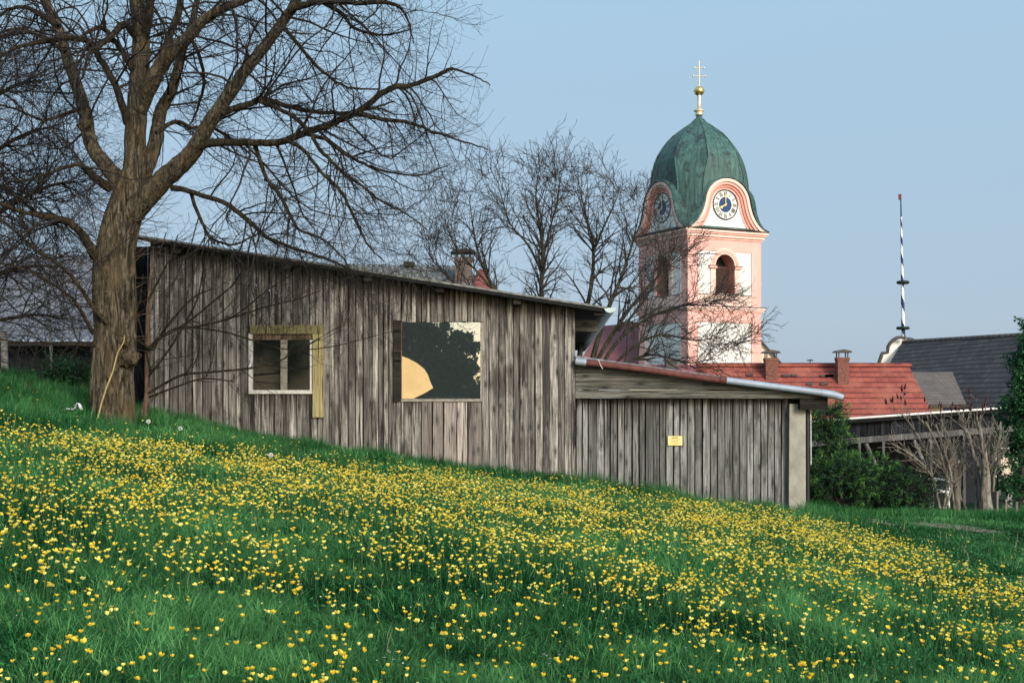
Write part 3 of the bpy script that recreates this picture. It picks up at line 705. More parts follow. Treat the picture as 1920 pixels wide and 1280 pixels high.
def planks(mb, px0, px1, top, bot, w, wid, thick=.024, gap=.013, seed=0, jit=.010, toppx=None):
    """vertical boards between pixel columns; top/bot functions of px give pixel rows"""
    r = random.Random(seed); u0 = S(px0, 700, w)[0]; u1 = S(px1, 700, w)[0]
    u = u0
    while u < u1 - .02:
        bw = r.uniform(*wid); e = min(u + bw, u1)
        if u1 - e < .05: e = u1
        pxa = px0 + (px1 - px0) * (u - u0) / (u1 - u0); pxb = px0 + (px1 - px0) * (e - u0) / (u1 - u0)
        g = gap * r.uniform(.4, 1.6); d = r.uniform(-jit, jit)
        zt0 = S(pxa, top(pxa), w)[1]; zt1 = S(pxb, top(pxb), w)[1]
        zb0 = S(pxa, bot(pxa), w)[1]; zb1 = S(pxb, bot(pxb), w)[1]
        j = r.uniform(-.012, .012) if r.random() < .7 else 0
        a = r.random(); lean = r.uniform(-.006, .006)
        nz = 6; cup = r.uniform(-.006, .006)
        rows = 5; vs = []; bl = []
        for k in range(rows):
            t_ = k / (rows - 1); ww = lean * t_ + r.uniform(-.002, .002)
            for (uu, zb, zt) in ((u + g / 2, zb0 + j, zt0), ((u + e) / 2, (zb0 + zb1) / 2 + j, (zt0 + zt1) / 2), (e - g / 2, zb1 + j, zt1)):
                mid = abs(uu - (u + e) / 2) < 1e-6
                z = zb + (zt - zb) * t_
                vs.append((uu + ww, w + d + (cup if mid else 0), z)); bl.append(zt - z)
        fr = [(k * 3 + c, k * 3 + c + 1, k * 3 + c + 4, k * 3 + c + 3) for k in range(rows - 1) for c in range(2)]
        n0 = len(vs)
        vs += [(x, y + thick, z) for x, y, z in vs]; bl += bl
        fs = fr + [tuple(n0 + i for i in reversed(f)) for f in fr]
        for k in range(rows - 1):
            a0, b0 = k * 3, (k + 1) * 3
            fs.append((a0, b0, b0 + n0, a0 + n0)); fs.append((a0 + 2, a0 + 2 + n0, b0 + 2 + n0, b0 + 2))
        fs.append((0, n0, n0 + 1, 1)); fs.append((1, n0 + 1, n0 + 2, 2))
        m = (rows - 1) * 3
        fs.append((m, m + 1, m + 1 + n0, m + n0)); fs.append((m + 1, m + 2, m + 2 + n0, m + 1 + n0))
        mb.add(vs, fs, a=a, b=bl)
        u = e

def big_shed():
    root = empty('plank_shed', (0, SY, 0), -PHI)
    tag(root, 'large weathered plank shed with sloping black-edged roof and two windows', 'shed')
    def roofline(px, py0=None): return 440 + (px - 258) * (575 - 440) / (1140 - 258)
    top = lambda px: roofline(px) + 9
    ground = lambda px: 1000
    gb = lambda px: np.interp(px, [200, 500, 900, 1080], [820, 860, 925, 935])
    mb = MB()
    planks(mb, 280, 466, top, gb, 0, (.07, .15), seed=1)
    planks(mb, 466, 606, top, lambda p: 612, 0.0, (.06, .12), seed=2)
    planks(mb, 466, 606, lambda p: 736, gb, 0.004, (.07, .14), seed=3)
    planks(mb, 606, 752, top, gb, 0, (.07, .15), seed=4)
    planks(mb, 752, 904, top, lambda p: 603, 0.0, (.05, .11), seed=5)
    planks(mb, 752, 790, lambda p: 752, gb, 0.004, (.12, .18), seed=6)
    planks(mb, 904, 1079, top, gb, 0, (.08, .16), seed=7)
    mb.build('board_wall', M['plank_old'], root)
    mb = MB(); planks(mb, 790, 904, lambda p: 753, gb, 0.006, (.15, .24), seed=8); mb.build('board_patch', M['plank_fresh'], root)
    # inner body: side, back, and dark lining behind the boards
    uL, uR = S(280, 700)[0], S(1079, 700)[0]
    D = 15.0
    def zr(u, dz=0):   # roof underside height at local u (verge line at w=0)
        ua, za = S(258, 440 + 14); ub, zb = S(1140, 575 + 14)
        return za + (u - ua) * (zb - za) / (ub - ua) + dz
    # side wall right (tar-dark boards) and back wall
    def wallquad(u0, w0, u1, w1, th):
        b = MB(); zb = -2.6
        b.hexa([(u0, w0, zb), (u1, w0, zb), (u1, w1, zb), (u0, w1, zb), (u0, w0, zr(u0, -.02)), (u1, w0, zr(u1, -.02)), (u1, w1, zr(u1, -.02)), (u0, w1, zr(u0, -.02))]); return b
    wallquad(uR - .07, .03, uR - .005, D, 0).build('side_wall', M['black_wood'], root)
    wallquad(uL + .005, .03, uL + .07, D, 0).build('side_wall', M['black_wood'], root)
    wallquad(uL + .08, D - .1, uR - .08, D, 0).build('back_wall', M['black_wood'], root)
    for x0, x1 in ((280, 466), (586, 738), (905, 1078)):
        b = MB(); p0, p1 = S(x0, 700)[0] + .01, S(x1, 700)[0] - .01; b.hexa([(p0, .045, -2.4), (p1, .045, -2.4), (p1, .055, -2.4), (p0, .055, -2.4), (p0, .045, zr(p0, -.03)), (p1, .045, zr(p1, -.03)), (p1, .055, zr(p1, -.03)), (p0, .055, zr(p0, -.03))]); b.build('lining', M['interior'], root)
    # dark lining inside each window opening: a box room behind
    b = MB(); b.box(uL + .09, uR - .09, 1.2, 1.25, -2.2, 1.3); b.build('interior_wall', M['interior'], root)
    # set-back annex left of the tree trunk
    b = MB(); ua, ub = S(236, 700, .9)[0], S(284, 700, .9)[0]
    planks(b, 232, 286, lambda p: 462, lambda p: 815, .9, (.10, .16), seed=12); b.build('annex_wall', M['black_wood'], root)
    # roof
    wf = -.35
    ua, za = S(250, 439, wf); ub, zb = S(1138, 575, wf)
    nseg = 60; b = MB(); th = .03
    vs = []; n = 0
    # corrugations run down the slope; seen end-on at the verge the sheet is thin
    b.hexa([(ua, wf, za - th), (ub, wf, zb - th), (ub, D + .3, zb - th), (ua, D + .3, za - th), (ua, wf, za), (ub, wf, zb), (ub, D + .3, zb), (ua, D + .3, za)])
    b.build('roof', M['corrugated_moss'], root)
    b = MB(); h = .045; e = .03
    b.hexa([(ua + .02, wf + .012, za - h - th), (ub - .06, wf + .012, zb - h - th), (ub - .06, wf + .045, zb - h - th), (ua + .02, wf + .045, za - h - th),
            (ua + .02, wf + .012, za - th - .002), (ub - .06, wf + .012, zb - th - .002), (ub - .06, wf + .045, zb - th - .002), (ua + .02, wf + .045, za - th - .002)])
    b.build('verge_board', M['tar'], root)
    # eave soffit boards on the right
    b = MB(); u0 = uR + .004; u1 = ub - .08
    z0 = zb + (ub - u0) * (za - zb) / (ub - ua); z1 = zb + (ub - u1) * (za - zb) / (ub - ua)
    b.hexa([(u0, wf + .06, z0 - .075), (u1, wf + .06, z1 - .075), (u1, D, z1 - .075), (u0, D, z0 - .075), (u0, wf + .06, z0 - .034), (u1, wf + .06, z1 - .034), (u1, D, z1 - .034), (u0, D, z0 - .034)])
    b.build('soffit', M['beam'], root)
    # purlin ends under the verge, and tie beam on the right
    for (px, py, sx, sy) in [(330, 466, 16, 18), (535, 496, 16, 18), (690, 518, 15, 17), (825, 539, 15, 18), (970, 561, 14, 20), (1123, 583, 17, 16)]:
        u, z = S(px, py, -.26); hu, hz = sx / 2 / 123, sy / 2 / 123
        b = MB(); b.box(u - hu, u + hu, -.28, -.03, z - hz, z + hz, a=random.random()); b.build('purlin_end', M['beam'], root)
    b = MB(); u, z = S(1100, 611, .5); b.box(uR + .004, uR + .36, .45, .6, z - .09, z + .09); b.build('tie_beam', M['fascia'], root)
    # end-on gutter along the right eave
    g = MB(); uc, zc = S(1144, 577, wf); r = .088; pr = []
    for k in range(9):
        a = math.pi + math.pi * k / 8; pr.append((uc + r * math.cos(a), zc + r * math.sin(a) * .85))
    for k in range(8, -1, -1):
        a = math.pi + math.pi * k / 8; pr.append((uc + (r - .012) * math.cos(a), zc + (r - .012) * math.sin(a) * .85))
    g.prism_xz(pr, wf + .02, D); 
    g.prism_xz([(uc + r * math.cos(math.pi + math.pi * k / 8), zc + r * math.sin(math.pi + math.pi * k / 8) * .85) for k in range(9)], wf, wf + .018)
    g.build('gutter', M['pale_zinc'], root)
    # ---- small window
    win = empty('window', (0, 0, 0), 0, root)
    def bar(name, pa, pb, qa, qb, w0, w1, mat, par, a=.5, ax='z'):
        u0, z0 = S(pa, qb, w0); u1, z1 = S(pb, qa, w0)
        b = MB(); b.box(u0, u1, w0, w1, z0, z1, a=a); return b.build(name, mat, par)
    bar('frame', 466, 473, 625, 738, -.035, .03, M['white_paint'], win)
    bar('frame', 473, 586, 731, 738, -.037, .03, M['white_paint'], win)
    bar('frame', 473, 585, 627, 637, -.02, .03, M['bark_red'], win)
    bar('mullion', 526, 538, 637, 731, -.02, .03, M['grey_paint'], win)
    bar('frame', 581, 585, 637, 731, -.03, .03, M['white_paint'], win)
    bar('pane', 473, 526, 637, 731, .012, .016, M['glass_dim'], win)
    bar('pane', 538, 581, 637, 731, .012, .016, M['glass_dim'], win)
    bar('lintel_board', 468, 606, 609, 626, -.06, -.012, M['trim_wood'], win, .2)
    bar('jamb_board', 586, 606, 626.3, 782, -.055, -.012, M['trim_wood'], win, .8)
    # ---- big window
    w2 = empty('window', (0, 0, 0), 0, root)
    bar('pane', 752, 904, 604, 750, -.004, .0, M['glass_mirror'], w2)
    bar('frame', 900.5, 904, 604, 752, -.016, -.006, M['grey_paint'], w2)
    bar('frame', 752, 900, 747.5, 752.5, -.018, -.006, M['grey_paint'], w2)
    bar('frame', 752, 753.5, 604, 747, -.016, -.006, M['bark_red'], w2)
    bar('jamb_board', 738, 751.5, 600, 752, -.045, -.014, M['beam'], w2, .3)
    # flat tan shape with a curved edge, just in front of the pane
    pts = [(752.5, 747), (752.5, 667), (766, 672), (781, 680), (795, 691), (802, 702), (807, 716), (812, 727), (796, 737), (775, 747)]
    b = MB(); b.prism_xz([S(x, y, -.014) for x, y in reversed(pts)], -.014, -.007); o = b.build('tan_shape', M['tan_fill'], root)
    mo = o.matrix_basis.copy(); o.parent = None; o.matrix_world = Matrix.Translation((0, SY, 0)) @ Matrix.Rotation(-PHI, 4, 'Z')
    tag(o, 'flat tan curved-edged shape over the lower left corner of the large shed window', 'sheet')
    bar('sill_clutter', 800, 880, 744, 747, .01, .03, M['grey_paint'], w2)
    return root
big_shed()

def lean_to():
    root = empty('lean_to_shed', (0, SY, 0), -PHI)
    tag(root, 'lower grey plank lean-to with a pipe-edged roof and concrete corner post', 'shed')
    W = .25; D = 12.0
    gb = lambda px: np.interp(px, [1070, 1500, 1520], [935, 985, 990])
    mb = MB(); planks(mb, 1080, 1478, lambda p: 748, gb, W, (.09, .125), gap=.016, seed=21, jit=.014)
    mb.build('board_wall', M['plank_grey'], root)
    # black recess at the joint and a lining behind the boards
    u0, u1 = S(1080, 700, W)[0], S(1510, 700, W)[0]
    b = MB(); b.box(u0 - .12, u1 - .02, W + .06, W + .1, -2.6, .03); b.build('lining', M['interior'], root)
    b = MB(); b.box(u1 - .1, u1 - .01, W + .35, D, -2.8, .0); b.build('side_wall', M['black_wood'], root)
    # long horizontal fascia boards, cut off along the roof slope
    b = MB(); fy = lambda x: 683 + (x - 1079) * (743.5 - 683) / (1552 - 1079); fx = lambda y: 1079 + (y - 683) * (1552 - 1079) / (743.5 - 683)
    for n_, (yt, yb) in enumerate([(683, 699), (699.7, 715), (715.7, 730), (730.8, 746)]):
        xt, xb = min(fx(yt), 1550), min(fx(yb), 1550)
        pts = [(1079, yb), (xb, yb)] + ([(xt, yt)] if xt > 1080 else []) + [(1079, yt)]
        if yb == 746: pts = [(1079, 746), (1548, 747), (1550, fy(1550)), (xt, yt), (1079, yt)]
        w_ = .045 + (.012 if n_ % 2 else 0)
        b.prism_xz([S(x, y, w_) for x, y in pts], w_, w_ + .03, a=(.15, .6, .35, .9)[n_])
    b.build('fascia', M['fascia'], root)
    # roof slab
    wf = -.02; ua, za = S(1078, 666, wf); ub, zb = S(1568, 735.5, wf); th = .03
    b = MB(); b.hexa([(ua, wf, za - th), (ub, wf, zb - th), (ub, D, zb - th), (ua, D, za - th), (ua, wf, za), (ub, wf, zb), (ub, D, zb), (ua, D, za)])
    b.build('roof', M['corrugated'], root)
    b = MB(); (p0, z0), (p1, z1) = S(1500, 748, .02), S(1552, 768, .02)
    b.hexa([(p0, .02, z1), (p1, .02, z1), (p1, .5, z1), (p0, .5, z1), (p0, .02, z0), (p1, .02, z0 + .03), (p1, .5, z0 + .03), (p0, .5, z0)], a=.1); b.build('beam_end', M['beam'], root)
    # pipe along the sloping edge: pale end piece, rusty red length, zinc length
    def pp(x, y, w=-.09): u, z = S(x, y, w); return (u, w, z)
    L = lambda x: 677 + (x - 1080) * (737 - 677) / (1550 - 1080)
    b = MB(); b.tube([pp(1079, L(1079)), pp(1099, L(1099))], .056, 14); b.build('pipe_end', M['zinc'], root)
    b = MB(); b.tube([pp(x, L(x) + .8 * math.sin(x * .02)) for x in range(1099, 1362, 20)] + [pp(1362, L(1362))], .05, 14); b.build('rusty_pipe', M['rust'], root)
    b = MB(); b.tube([pp(1350, L(1350)), pp(1362, L(1362))], .06, 14); b.build('pipe_collar', M['rust'], root)
    b = MB(); b.tube([pp(1362, L(1362)), pp(1400, L(1400)), pp(1450, L(1450)), pp(1500, L(1500)), pp(1548, L(1548)), pp(1572, 742)], [.052, .052, .05, .05, .049, .05], 14)
    b.tube([pp(1540, L(1540)), pp(1562, L(1562) + 1), pp(1580, 745)], [.056, .057, .05], 14); b.build('zinc_pipe', M['zinc'], root)
    b = MB(); b.tube([pp(1122, L(1122) - 8, -.15), pp(1126, L(1126) + 2, -.155), pp(1130, L(1130) + 8, -.14)], .006, 6); b.build('strap', M['white_paint'], root)
    # concrete corner post
    (p0, z0), (p1, z1) = S(1479, 757, .16), S(1511, 990, .16)
    b = MB(); b.hexa([(p0, .16, z1), (p1, .16, z1), (p1, .46, z1), (p0, .46, z1), (p0 + .012, .16, z0), (p1 - .004, .16, z0), (p1 - .004, .46, z0), (p0 + .012, .46, z0)]); b.build('corner_post', M['concrete'], root)
    # black downpipe with a thin pale line beside it
    x = S(1514, 800, .22)[0]
    b = MB(); b.tube([(x, .3, .02), (x, .24, -.15), (x, .22, -.35), (x, .22, -1.9)], .036, 12); b.tube([(x, .22, -1.0), (x, .22, -1.04)], .046, 12); b.build('downpipe', M['black_metal'], root)
    b = MB(); b.tube([(x + .045, .2, -.1), (x + .05, .2, -.98)], .008, 6); b.build('cable', M['white_paint'], root)
    # small notice sign, a thing of its own
    s = empty('notice_sign', (0, SY, 0), -PHI)
    tag(s, 'small yellow notice board nailed to the grey lean-to planks', 'sign')
    (p0, z0), (p1, z1) = S(1252, 835, W - .04), S(1280, 816.5, W - .04)
    b = MB(); b.box(p0, p1, W - .036, W - .028, z0, z1); b.build('panel', M['sign_yellow'], s)
    b = MB(); wv = W - .0375
    for (fx0, fx1, fz, hh) in [(.26, .66, .80, .05), (.13, .84, .62, .022), (.24, .68, .46, .022), (.13, .80, .30, .022), (.36, .66, .17, .018)]:
        x = p0 + (p1 - p0) * fx0; r = random.Random(int(fz * 100))
        while x < p0 + (p1 - p0) * fx1:
            ww = r.uniform(.006, .02); zz = z0 + (z1 - z0) * fz
            b.box(x, x + ww, wv, wv + .001, zz - hh * (z1 - z0), zz + hh * (z1 - z0)); x += ww + .003
    b.build('lettering', M['sign_ink'], s)
    b = MB(); e = .004
    for q in [(p0, p1, z1 - e, z1), (p0, p1, z0, z0 + e), (p0, p0 + e, z0 + e, z1 - e), (p1 - e, p1, z0 + e, z1 - e)]: b.box(q[0], q[1], wv, wv + .001, q[2], q[3])
    b.build('border', M['sign_ink'], s)
lean_to()

# ------------------------------------------------------------------ church
def church():
    A = R_(26.6); H = 3.315; C = Vector((14.54, 99.45, 0)); zb = -7.0
    root = empty('church', (C.x, C.y, zb), A)
    tag(root, 'baroque church with pink and white tower, green copper dome, clock gables and gilded cross', 'church')
    Zs = lambda z: z - zb
    zc = 12.75
    def rot(pts, k):
        c, s_ = math.cos(k * math.pi / 2), math.sin(k * math.pi / 2)
        return [(x * c - y * s_, x * s_ + y * c, z) for x, y, z in pts]
    class RB(MB):
        k = 0
        def add(s, vs, fs, *a, **kw): MB.add(s, rot([tuple(v) for v in vs], s.k), fs, *a, **kw)
    # walls with arched belfry openings (white), lower stage solid
    wall = RB(); ow = .875; sill = Zs(8.0); spr = Zs(10.1); z1 = Zs(12.3); DR = 1.1
    for k in range(4):
        wall.k = k; y = -H
        wall.add([(-H, y, 0), (H, y, 0), (H, y, sill), (-H, y, sill)], [(0, 1, 2, 3)])
        wall.add([(-H, y, sill), (-ow, y, sill), (-ow, y, spr), (-ow, y, z1), (-H, y, z1)], [(0, 1, 2, 3, 4)])
        wall.add([(H, y, sill), (ow, y, sill), (ow, y, spr), (ow, y, z1), (H, y, z1)], [(4, 3, 2, 1, 0)])
        n = 14; arc = [(-ow * math.cos(math.pi * i / n), spr + ow * math.sin(math.pi * i / n)) for i in range(n + 1)]
        for i in range(n):
            (xa, za), (xb, zb_) = arc[i], arc[i + 1]
            wall.add([(xa, y, za), (xb, y, zb_), (xb, y, z1), (xa, y, z1)], [(0, 1, 2, 3)])
    wall.build('tower_wall', M['white_plaster'], root)
    for k in range(4):
        rv = RB(); rv.k = k; y = -H; arc = [(-ow * math.cos(math.pi * i / 14), spr + ow * math.sin(math.pi * i / 14)) for i in range(15)]
        loop = [(-ow, sill)] + arc + [(ow, sill)]
        for i in range(len(loop) - 1):
            (xa, za), (xb, zb_) = loop[i], loop[i + 1]
            rv.add([(xa, y, za), (xa, y + DR, za), (xb, y + DR, zb_), (xb, y, zb_)], [(0, 1, 2, 3)])
        rv.add([(-ow, y, sill), (ow, y, sill), (ow, y + DR, sill), (-ow, y + DR, sill)], [(0, 1, 2, 3)])
        wn = empty('belfry_window', (0, 0, 0), 0, root)
        rv.build('reveal', M['pink_deep'], wn)
        lo = RB(); lo.k = k
        lo.box(-ow, ow, y + DR + .01, y + DR + .05, sill, spr + ow, 1)
        nl = 13
        for i in range(nl):
            z = sill + .08 + i * (spr - sill - .05) / nl
            lo.add([(-ow, y + .62, z), (ow, y + .62, z), (ow, y + .86, z + .12), (-ow, y + .86, z + .12), (-ow, y + .62, z + .03), (ow, y + .62, z + .03), (ow, y + .86, z + .15), (-ow, y + .86, z + .15)],
                   [(0, 1, 2, 3), (7, 6, 5, 4), (0, 4, 5, 1), (3, 2, 6, 7), (0, 3, 7, 4), (1, 5, 6, 2)])
        lo.build('louvre', [plain('louvre_wood', (.11, .07, .055), .9) if k == 0 else bpy.data.materials['louvre_wood'], M['interior']], wn)
        # arch surround, pilaster strips and imposts
        su = RB(); su.k = k; ro = 1.32; n = 16
        for (r0, r1, dp, mi) in [(ow + .004, ro, .10, 0), (ow + .12, ro - .1, .14, 1)]:
            for i in range(n):
                a0, a1 = math.pi * i / n, math.pi * (i + 1) / n
                q = [(-r1 * math.cos(a0), spr + r1 * math.sin(a0)), (-r0 * math.cos(a0), spr + r0 * math.sin(a0)), (-r0 * math.cos(a1), spr + r0 * math.sin(a1)), (-r1 * math.cos(a1), spr + r1 * math.sin(a1))]
                vs = [(x, y - dp, z) for x, z in q] + [(x, y - .001, z) for x, z in q]
                su.add(vs, [(0, 1, 2, 3), (0, 3, 7, 4), (1, 5, 6, 2)], mi)
        for s_ in (-1, 1):
            x0, x1 = sorted((s_ * (ow + .004), s_ * ro)); su.box(x0, x1, y - .10, y - .001, sill - .02, spr - .22, 0)
            x0, x1 = sorted((s_ * (ow - .06), s_ * (ro + .16))); su.box(x0, x1, y - .24, y - .002, spr - .21, spr - .03, 1)
            su.box(x0 - .03, x1 + .03, y - .28, y - .002, spr - .03, spr + .01, 2)
        su.box(-ow - .1, ow + .1, y - .12, y + .3, sill - .09, sill - .03, 2)
        su.build('surround', [M['pink_pale'], M['pink'], M['lead']], wn)
    # corner pilasters and friezes
    pil = RB()
    for k in range(4):
        pil.k = k; y = -H; P = .86; d = .07
        for z0, z1_ in ((Zs(7.06), Zs(11.2)), (0, Zs(5.85))):
            pil.box(-H - d, -H + P, y - d, y - .001, z0, z1_); pil.box(H - P, H + d - .002, y - d, y - .001, z0, z1_)
            pil.box(-H + P - .06, -H + P - .01, y - d - .03, y - d, z0, z1_, 1); pil.box(H - P + .01, H - P + .06, y - d - .03, y - d, z0, z1_, 1)
        pil.box(-H - d, H + d - .002, y - d, y - .001, Zs(11.2), Zs(12.1)); pil.box(-H - d, H + d - .002, y - d, y - .001, Zs(5.85), Zs(6.62))
        pil.box(-H + P, H - P, y - d * .9, y - .001, Zs(7.06), Zs(7.9), 1)
        pil.box(-H + P, -1.5, y - d - .04, y - .001, Zs(7.9), Zs(7.95), 2); pil.box(1.5, H - P, y - d - .04, y - .001, Zs(7.9), Zs(7.95), 2)
    pil.build('pilasters', [M['pink'], M['pink_pale'], M['lead']], root)
    # cornices as stacked slabs
    def cornice(zs, name):
        b = MB()
        for (za, zb_, o, mi) in zs: b.box(-H - o, H + o, -H - o, H + o, Zs(za), Zs(zb_), mi)
        b.build(name, [M['pink'], M['pink_pale'], M['lead']], root)
    cornice([(12.06, 12.22, .14, 0), (12.221, 12.42, .26, 1), (12.421, 12.56, .36, 0), (12.561, 12.72, .46, 1), (12.721, 12.76, .5, 2)], 'cornice')
    cornice([(6.6, 6.72, .12, 0), (6.721, 6.86, .22, 1), (6.861, 7.0, .32, 1), (7.001, 7.05, .36, 2)], 'cornice')
    # bell gables with clocks
    half = [(3.72, 0), (3.45, .10), (3.05, .32), (2.70, .66), (2.42, 1.05), (2.20, 1.5), (2.05, 2.0)]
    _R = resample([(x, 0, z, .1) for x, z in half + [(2.0 * math.cos(a_), 2.0 + 1.88 * math.sin(a_)) for a_ in np.linspace(.25, math.pi / 2, 7)]], 4)[:, [0, 2]]
    _R[-1, 0] = 0
    _full = np.concatenate([_R, _R[:-1][::-1] * [-1, 1]])
    _t = np.gradient(_full, axis=0); _n = nrm(np.stack([_t[:, 1], -_t[:, 0]], 1))
    def outline(off=0.0):
        p = _full - _n * off; p[:, 1] = np.maximum(p[:, 1], 0 if off > 0 else -9); return [tuple(q) for q in p]
    z0 = Zs(zc + .01)
    for k in range(4):
        gable = empty('clock_gable', (0, 0, 0), 0, root)
        g = RB(); g.k = k; y = -H
        def plate(off, ya, yb, mi, zmin=0.0):
            pts = [(x, max(z, 0) + z0) for x, z in outline(off)]
            n = len(pts); vs = [(x, ya, z) for x, z in pts] + [(x, yb, z) for x, z in pts]
            g.add(vs, [tuple(range(n))], mi); g.add(vs, [(i, i + n, (i + 1) % n + n, (i + 1) % n) for i in range(n)], mi)
        def ring(o0, o1, ya, yb, mi):
            a = [(x, z + z0) for x, z in outline(o0)]; b_ = [(x, z + z0) for x, z in outline(o1)]; n = len(a)
            vs = [(x, ya, z) for x, z in a] + [(x, ya, z) for x, z in b_] + [(x, yb, z) for x, z in a] + [(x, yb, z) for x, z in b_]
            for i in range(n - 1):
                g.add(vs, [(i, i + 1, n + i + 1, n + i), (i, 2 * n + i, 2 * n + i + 1, i + 1), (n + i, n + i + 1, 3 * n + i + 1, 3 * n + i)], mi, smooth=False)
        plate(.5, y - .05, y + .2, 0)
        ring(.0, .22, y - .46, y + .1, 2); ring(.22, .42, y - .34, y + .1, 1); ring(.42, .62, y - .22, y + .1, 3); ring(.62, .78, y - .12, y + .1, 1)
        g.build('gable_wall', [M['white_plaster'], M['pink'], M['pink_pale'], M['pink_deep']], gable)
        r = RB(); r.k = k; a = [(x * 1.025 + (.04 if x > 0 else -.04), z + z0 + .05 * (1 if z > 1 else .3)) for x, z in outline(-.06)]; n = len(a)
        vs = [(x, y - .5, z) for x, z in a] + [(x, y + 3.4, z) for x, z in a] + [(x * .97, y - .5, z - .06) for x, z in a]
        r.add(vs, [(i, i + 1, n + i + 1, n + i) for i in range(n - 1)] + [(i, 2 * n + i, 2 * n + i + 1, i + 1) for i in range(n - 1)], 0, smooth=True)
        r.build('gable_roof', M['copper'], gable)
        # clock
        ck = empty('clock', (0, 0, 0), 0, root)
        zk = z0 + 1.95; yk = y - .07
        def disc(mb, r0, r1, ya, mi=0, n=40):
            for i in range(n):
                a0, a1 = 2 * math.pi * i / n, 2 * math.pi * (i + 1) / n
                q = [(r1 * math.cos(a0), ya, zk + r1 * math.sin(a0)), (r1 * math.cos(a1), ya, zk + r1 * math.sin(a1)), (r0 * math.cos(a1), ya, zk + r0 * math.sin(a1)), (r0 * math.cos(a0), ya, zk + r0 * math.sin(a0))]
                mb.add(q, [(0, 3, 2, 1)], mi)
        d = RB(); d.k = k; disc(d, 0.0, 1.08, yk - .02, 0); d.build('dial', M['clock_white'], ck)
        d = RB(); d.k = k; disc(d, 0.0, .58, yk - .04, 0); d.build('dial_centre', M['clock_blue'], ck)
        d = RB(); d.k = k; disc(d, 1.06, 1.15, yk - .05, 0); d.build('dial_rim', M['clock_black'], ck)
        rom = ['XII', 'I', 'II', 'III', 'IIII', 'V', 'VI', 'VII', 'VIII', 'IX', 'X', 'XI']
        for h in range(12):
            nu = RB(); nu.k = k; th = -h * math.pi / 6; s_ = rom[h]; wds = {'I': .085, 'V': .16, 'X': .17}
            W_ = sum(wds[c] for c in s_); x = -W_ / 2; ri, ro_ = .66, 1.0
            def stroke(xa, za, xb, zb_, wd):
                dx, dz = xb - xa, zb_ - za; L_ = math.hypot(dx, dz); nx, nz = -dz / L_ * wd / 2, dx / L_ * wd / 2
                q = [(xa + nx, za + nz), (xb + nx, zb_ + nz), (xb - nx, zb_ - nz), (xa - nx, za - nz)]
                c_, sn = math.cos(th), math.sin(th)
                nu.add([(px_ * c_ - pz * sn, yk - .05, zk + px_ * sn + pz * c_) for px_, pz in q], [(0, 1, 2, 3)])
            for c in s_:
                w_ = wds[c]
                if c == 'I': stroke(x + w_ / 2, ri, x + w_ / 2, ro_, .045)
                elif c == 'V': stroke(x + .02, ro_, x + w_ / 2, ri, .045); stroke(x + w_ - .02, ro_, x + w_ / 2, ri, .025)
                else: stroke(x + .02, ro_, x + w_ - .02, ri, .045); stroke(x + w_ - .02, ro_, x + .02, ri, .025)
                x += w_
            nu.build('numeral', M['clock_black'], ck)
        for nm, ang, L_, wd in (('minute_hand', 0, .95, .07), ('hour_hand', -8 * math.pi / 6, .66, .10)):
            hb = RB(); hb.k = k; c_, sn = math.cos(ang), math.sin(ang); yy = yk - (.085 if nm[0] == 'm' else .07)
            pts = [(-wd * .4, -.14), (wd * .4, -.14), (wd * .4, L_ * .5), (wd * 1.3, L_ * .66), (wd * .4, L_ * .78), (0, L_), (-wd * .4, L_ * .78), (-wd * 1.3, L_ * .66), (-wd * .4, L_ * .5)]
            fr = [(px_ * c_ - pz * sn, yy, zk + px_ * sn + pz * c_) for px_, pz in pts]; bk = [(a_, yy + .012, c2) for a_, _, c2 in fr]; n = len(pts)
            hb.add(fr + bk, [tuple(range(n)), tuple(range(2 * n - 1, n - 1, -1))] + [(i, i + n, (i + 1) % n + n, (i + 1) % n) for i in range(n)])
            hb.build(nm, M['gold'], ck)
    # dome: eight-sided, flaring to the square at the eaves
    m = 99.45 / F
    prof = [(22.17, .12), (21.80, .30), (21.45, .62), (21.10, 1.12), (20.80, 1.50), (20.45, 1.95), (20.0, 2.36), (19.5, 2.72), (18.9, 3.06), (18.3, 3.30), (17.6, 3.5), (17.0, 3.62), (16.4, 3.69), (15.8, 3.70), (15.2, 3.66)]
    prof = [(z, min(r * .965, 3.26), r * .985) for z, r in prof] + [(14.4, 3.2, 3.62), (13.8, 3.2, 3.72), (13.35, 3.2, 3.95), (13.0, 3.25, 4.3), (12.77, 3.3, 4.6)]
    b = MB(); ring_ = []
    for z, rf, rd in prof:
        yv = max(.02, math.sqrt(2) * rd - rf); yv = min(yv, rf)
        o = []
        for k in range(4):
            o += rot([(rf, -yv, 0), (rf, yv, 0)], k)
        # subdivide each facet with a slight bulge
        full = []
        for i in range(8):
            p, q = o[i], o[(i + 1) % 8]
            bulge = 1.012 if z > 14 else 1.0
            for s_ in range(3):
                t = s_ / 3; f = 1 + (bulge - 1) * (0 if s_ == 0 else 1)
                full.append(((p[0] * (1 - t) + q[0] * t) * f, (p[1] * (1 - t) + q[1] * t) * f, Zs(z)))
        ring_.append(full)
    n = 24; vs = [p for r_ in ring_ for p in r_]
    b.add(vs, [(i * n + k, (i + 1) * n + k, (i + 1) * n + (k + 1) % n, i * n + (k + 1) % n) for i in range(len(ring_) - 1) for k in range(n)])
    dome = b.build('dome', M['copper'], root)
    rb = MB()   # standing ribs on the eight edges
    for e in range(0, 24, 3):
        pts = [Vector(ring_[i][e]) * 1.0 for i in range(1, 16)]
        rb.tube([(p.x * 1.008, p.y * 1.008, p.z) for p in pts], .05, 6)
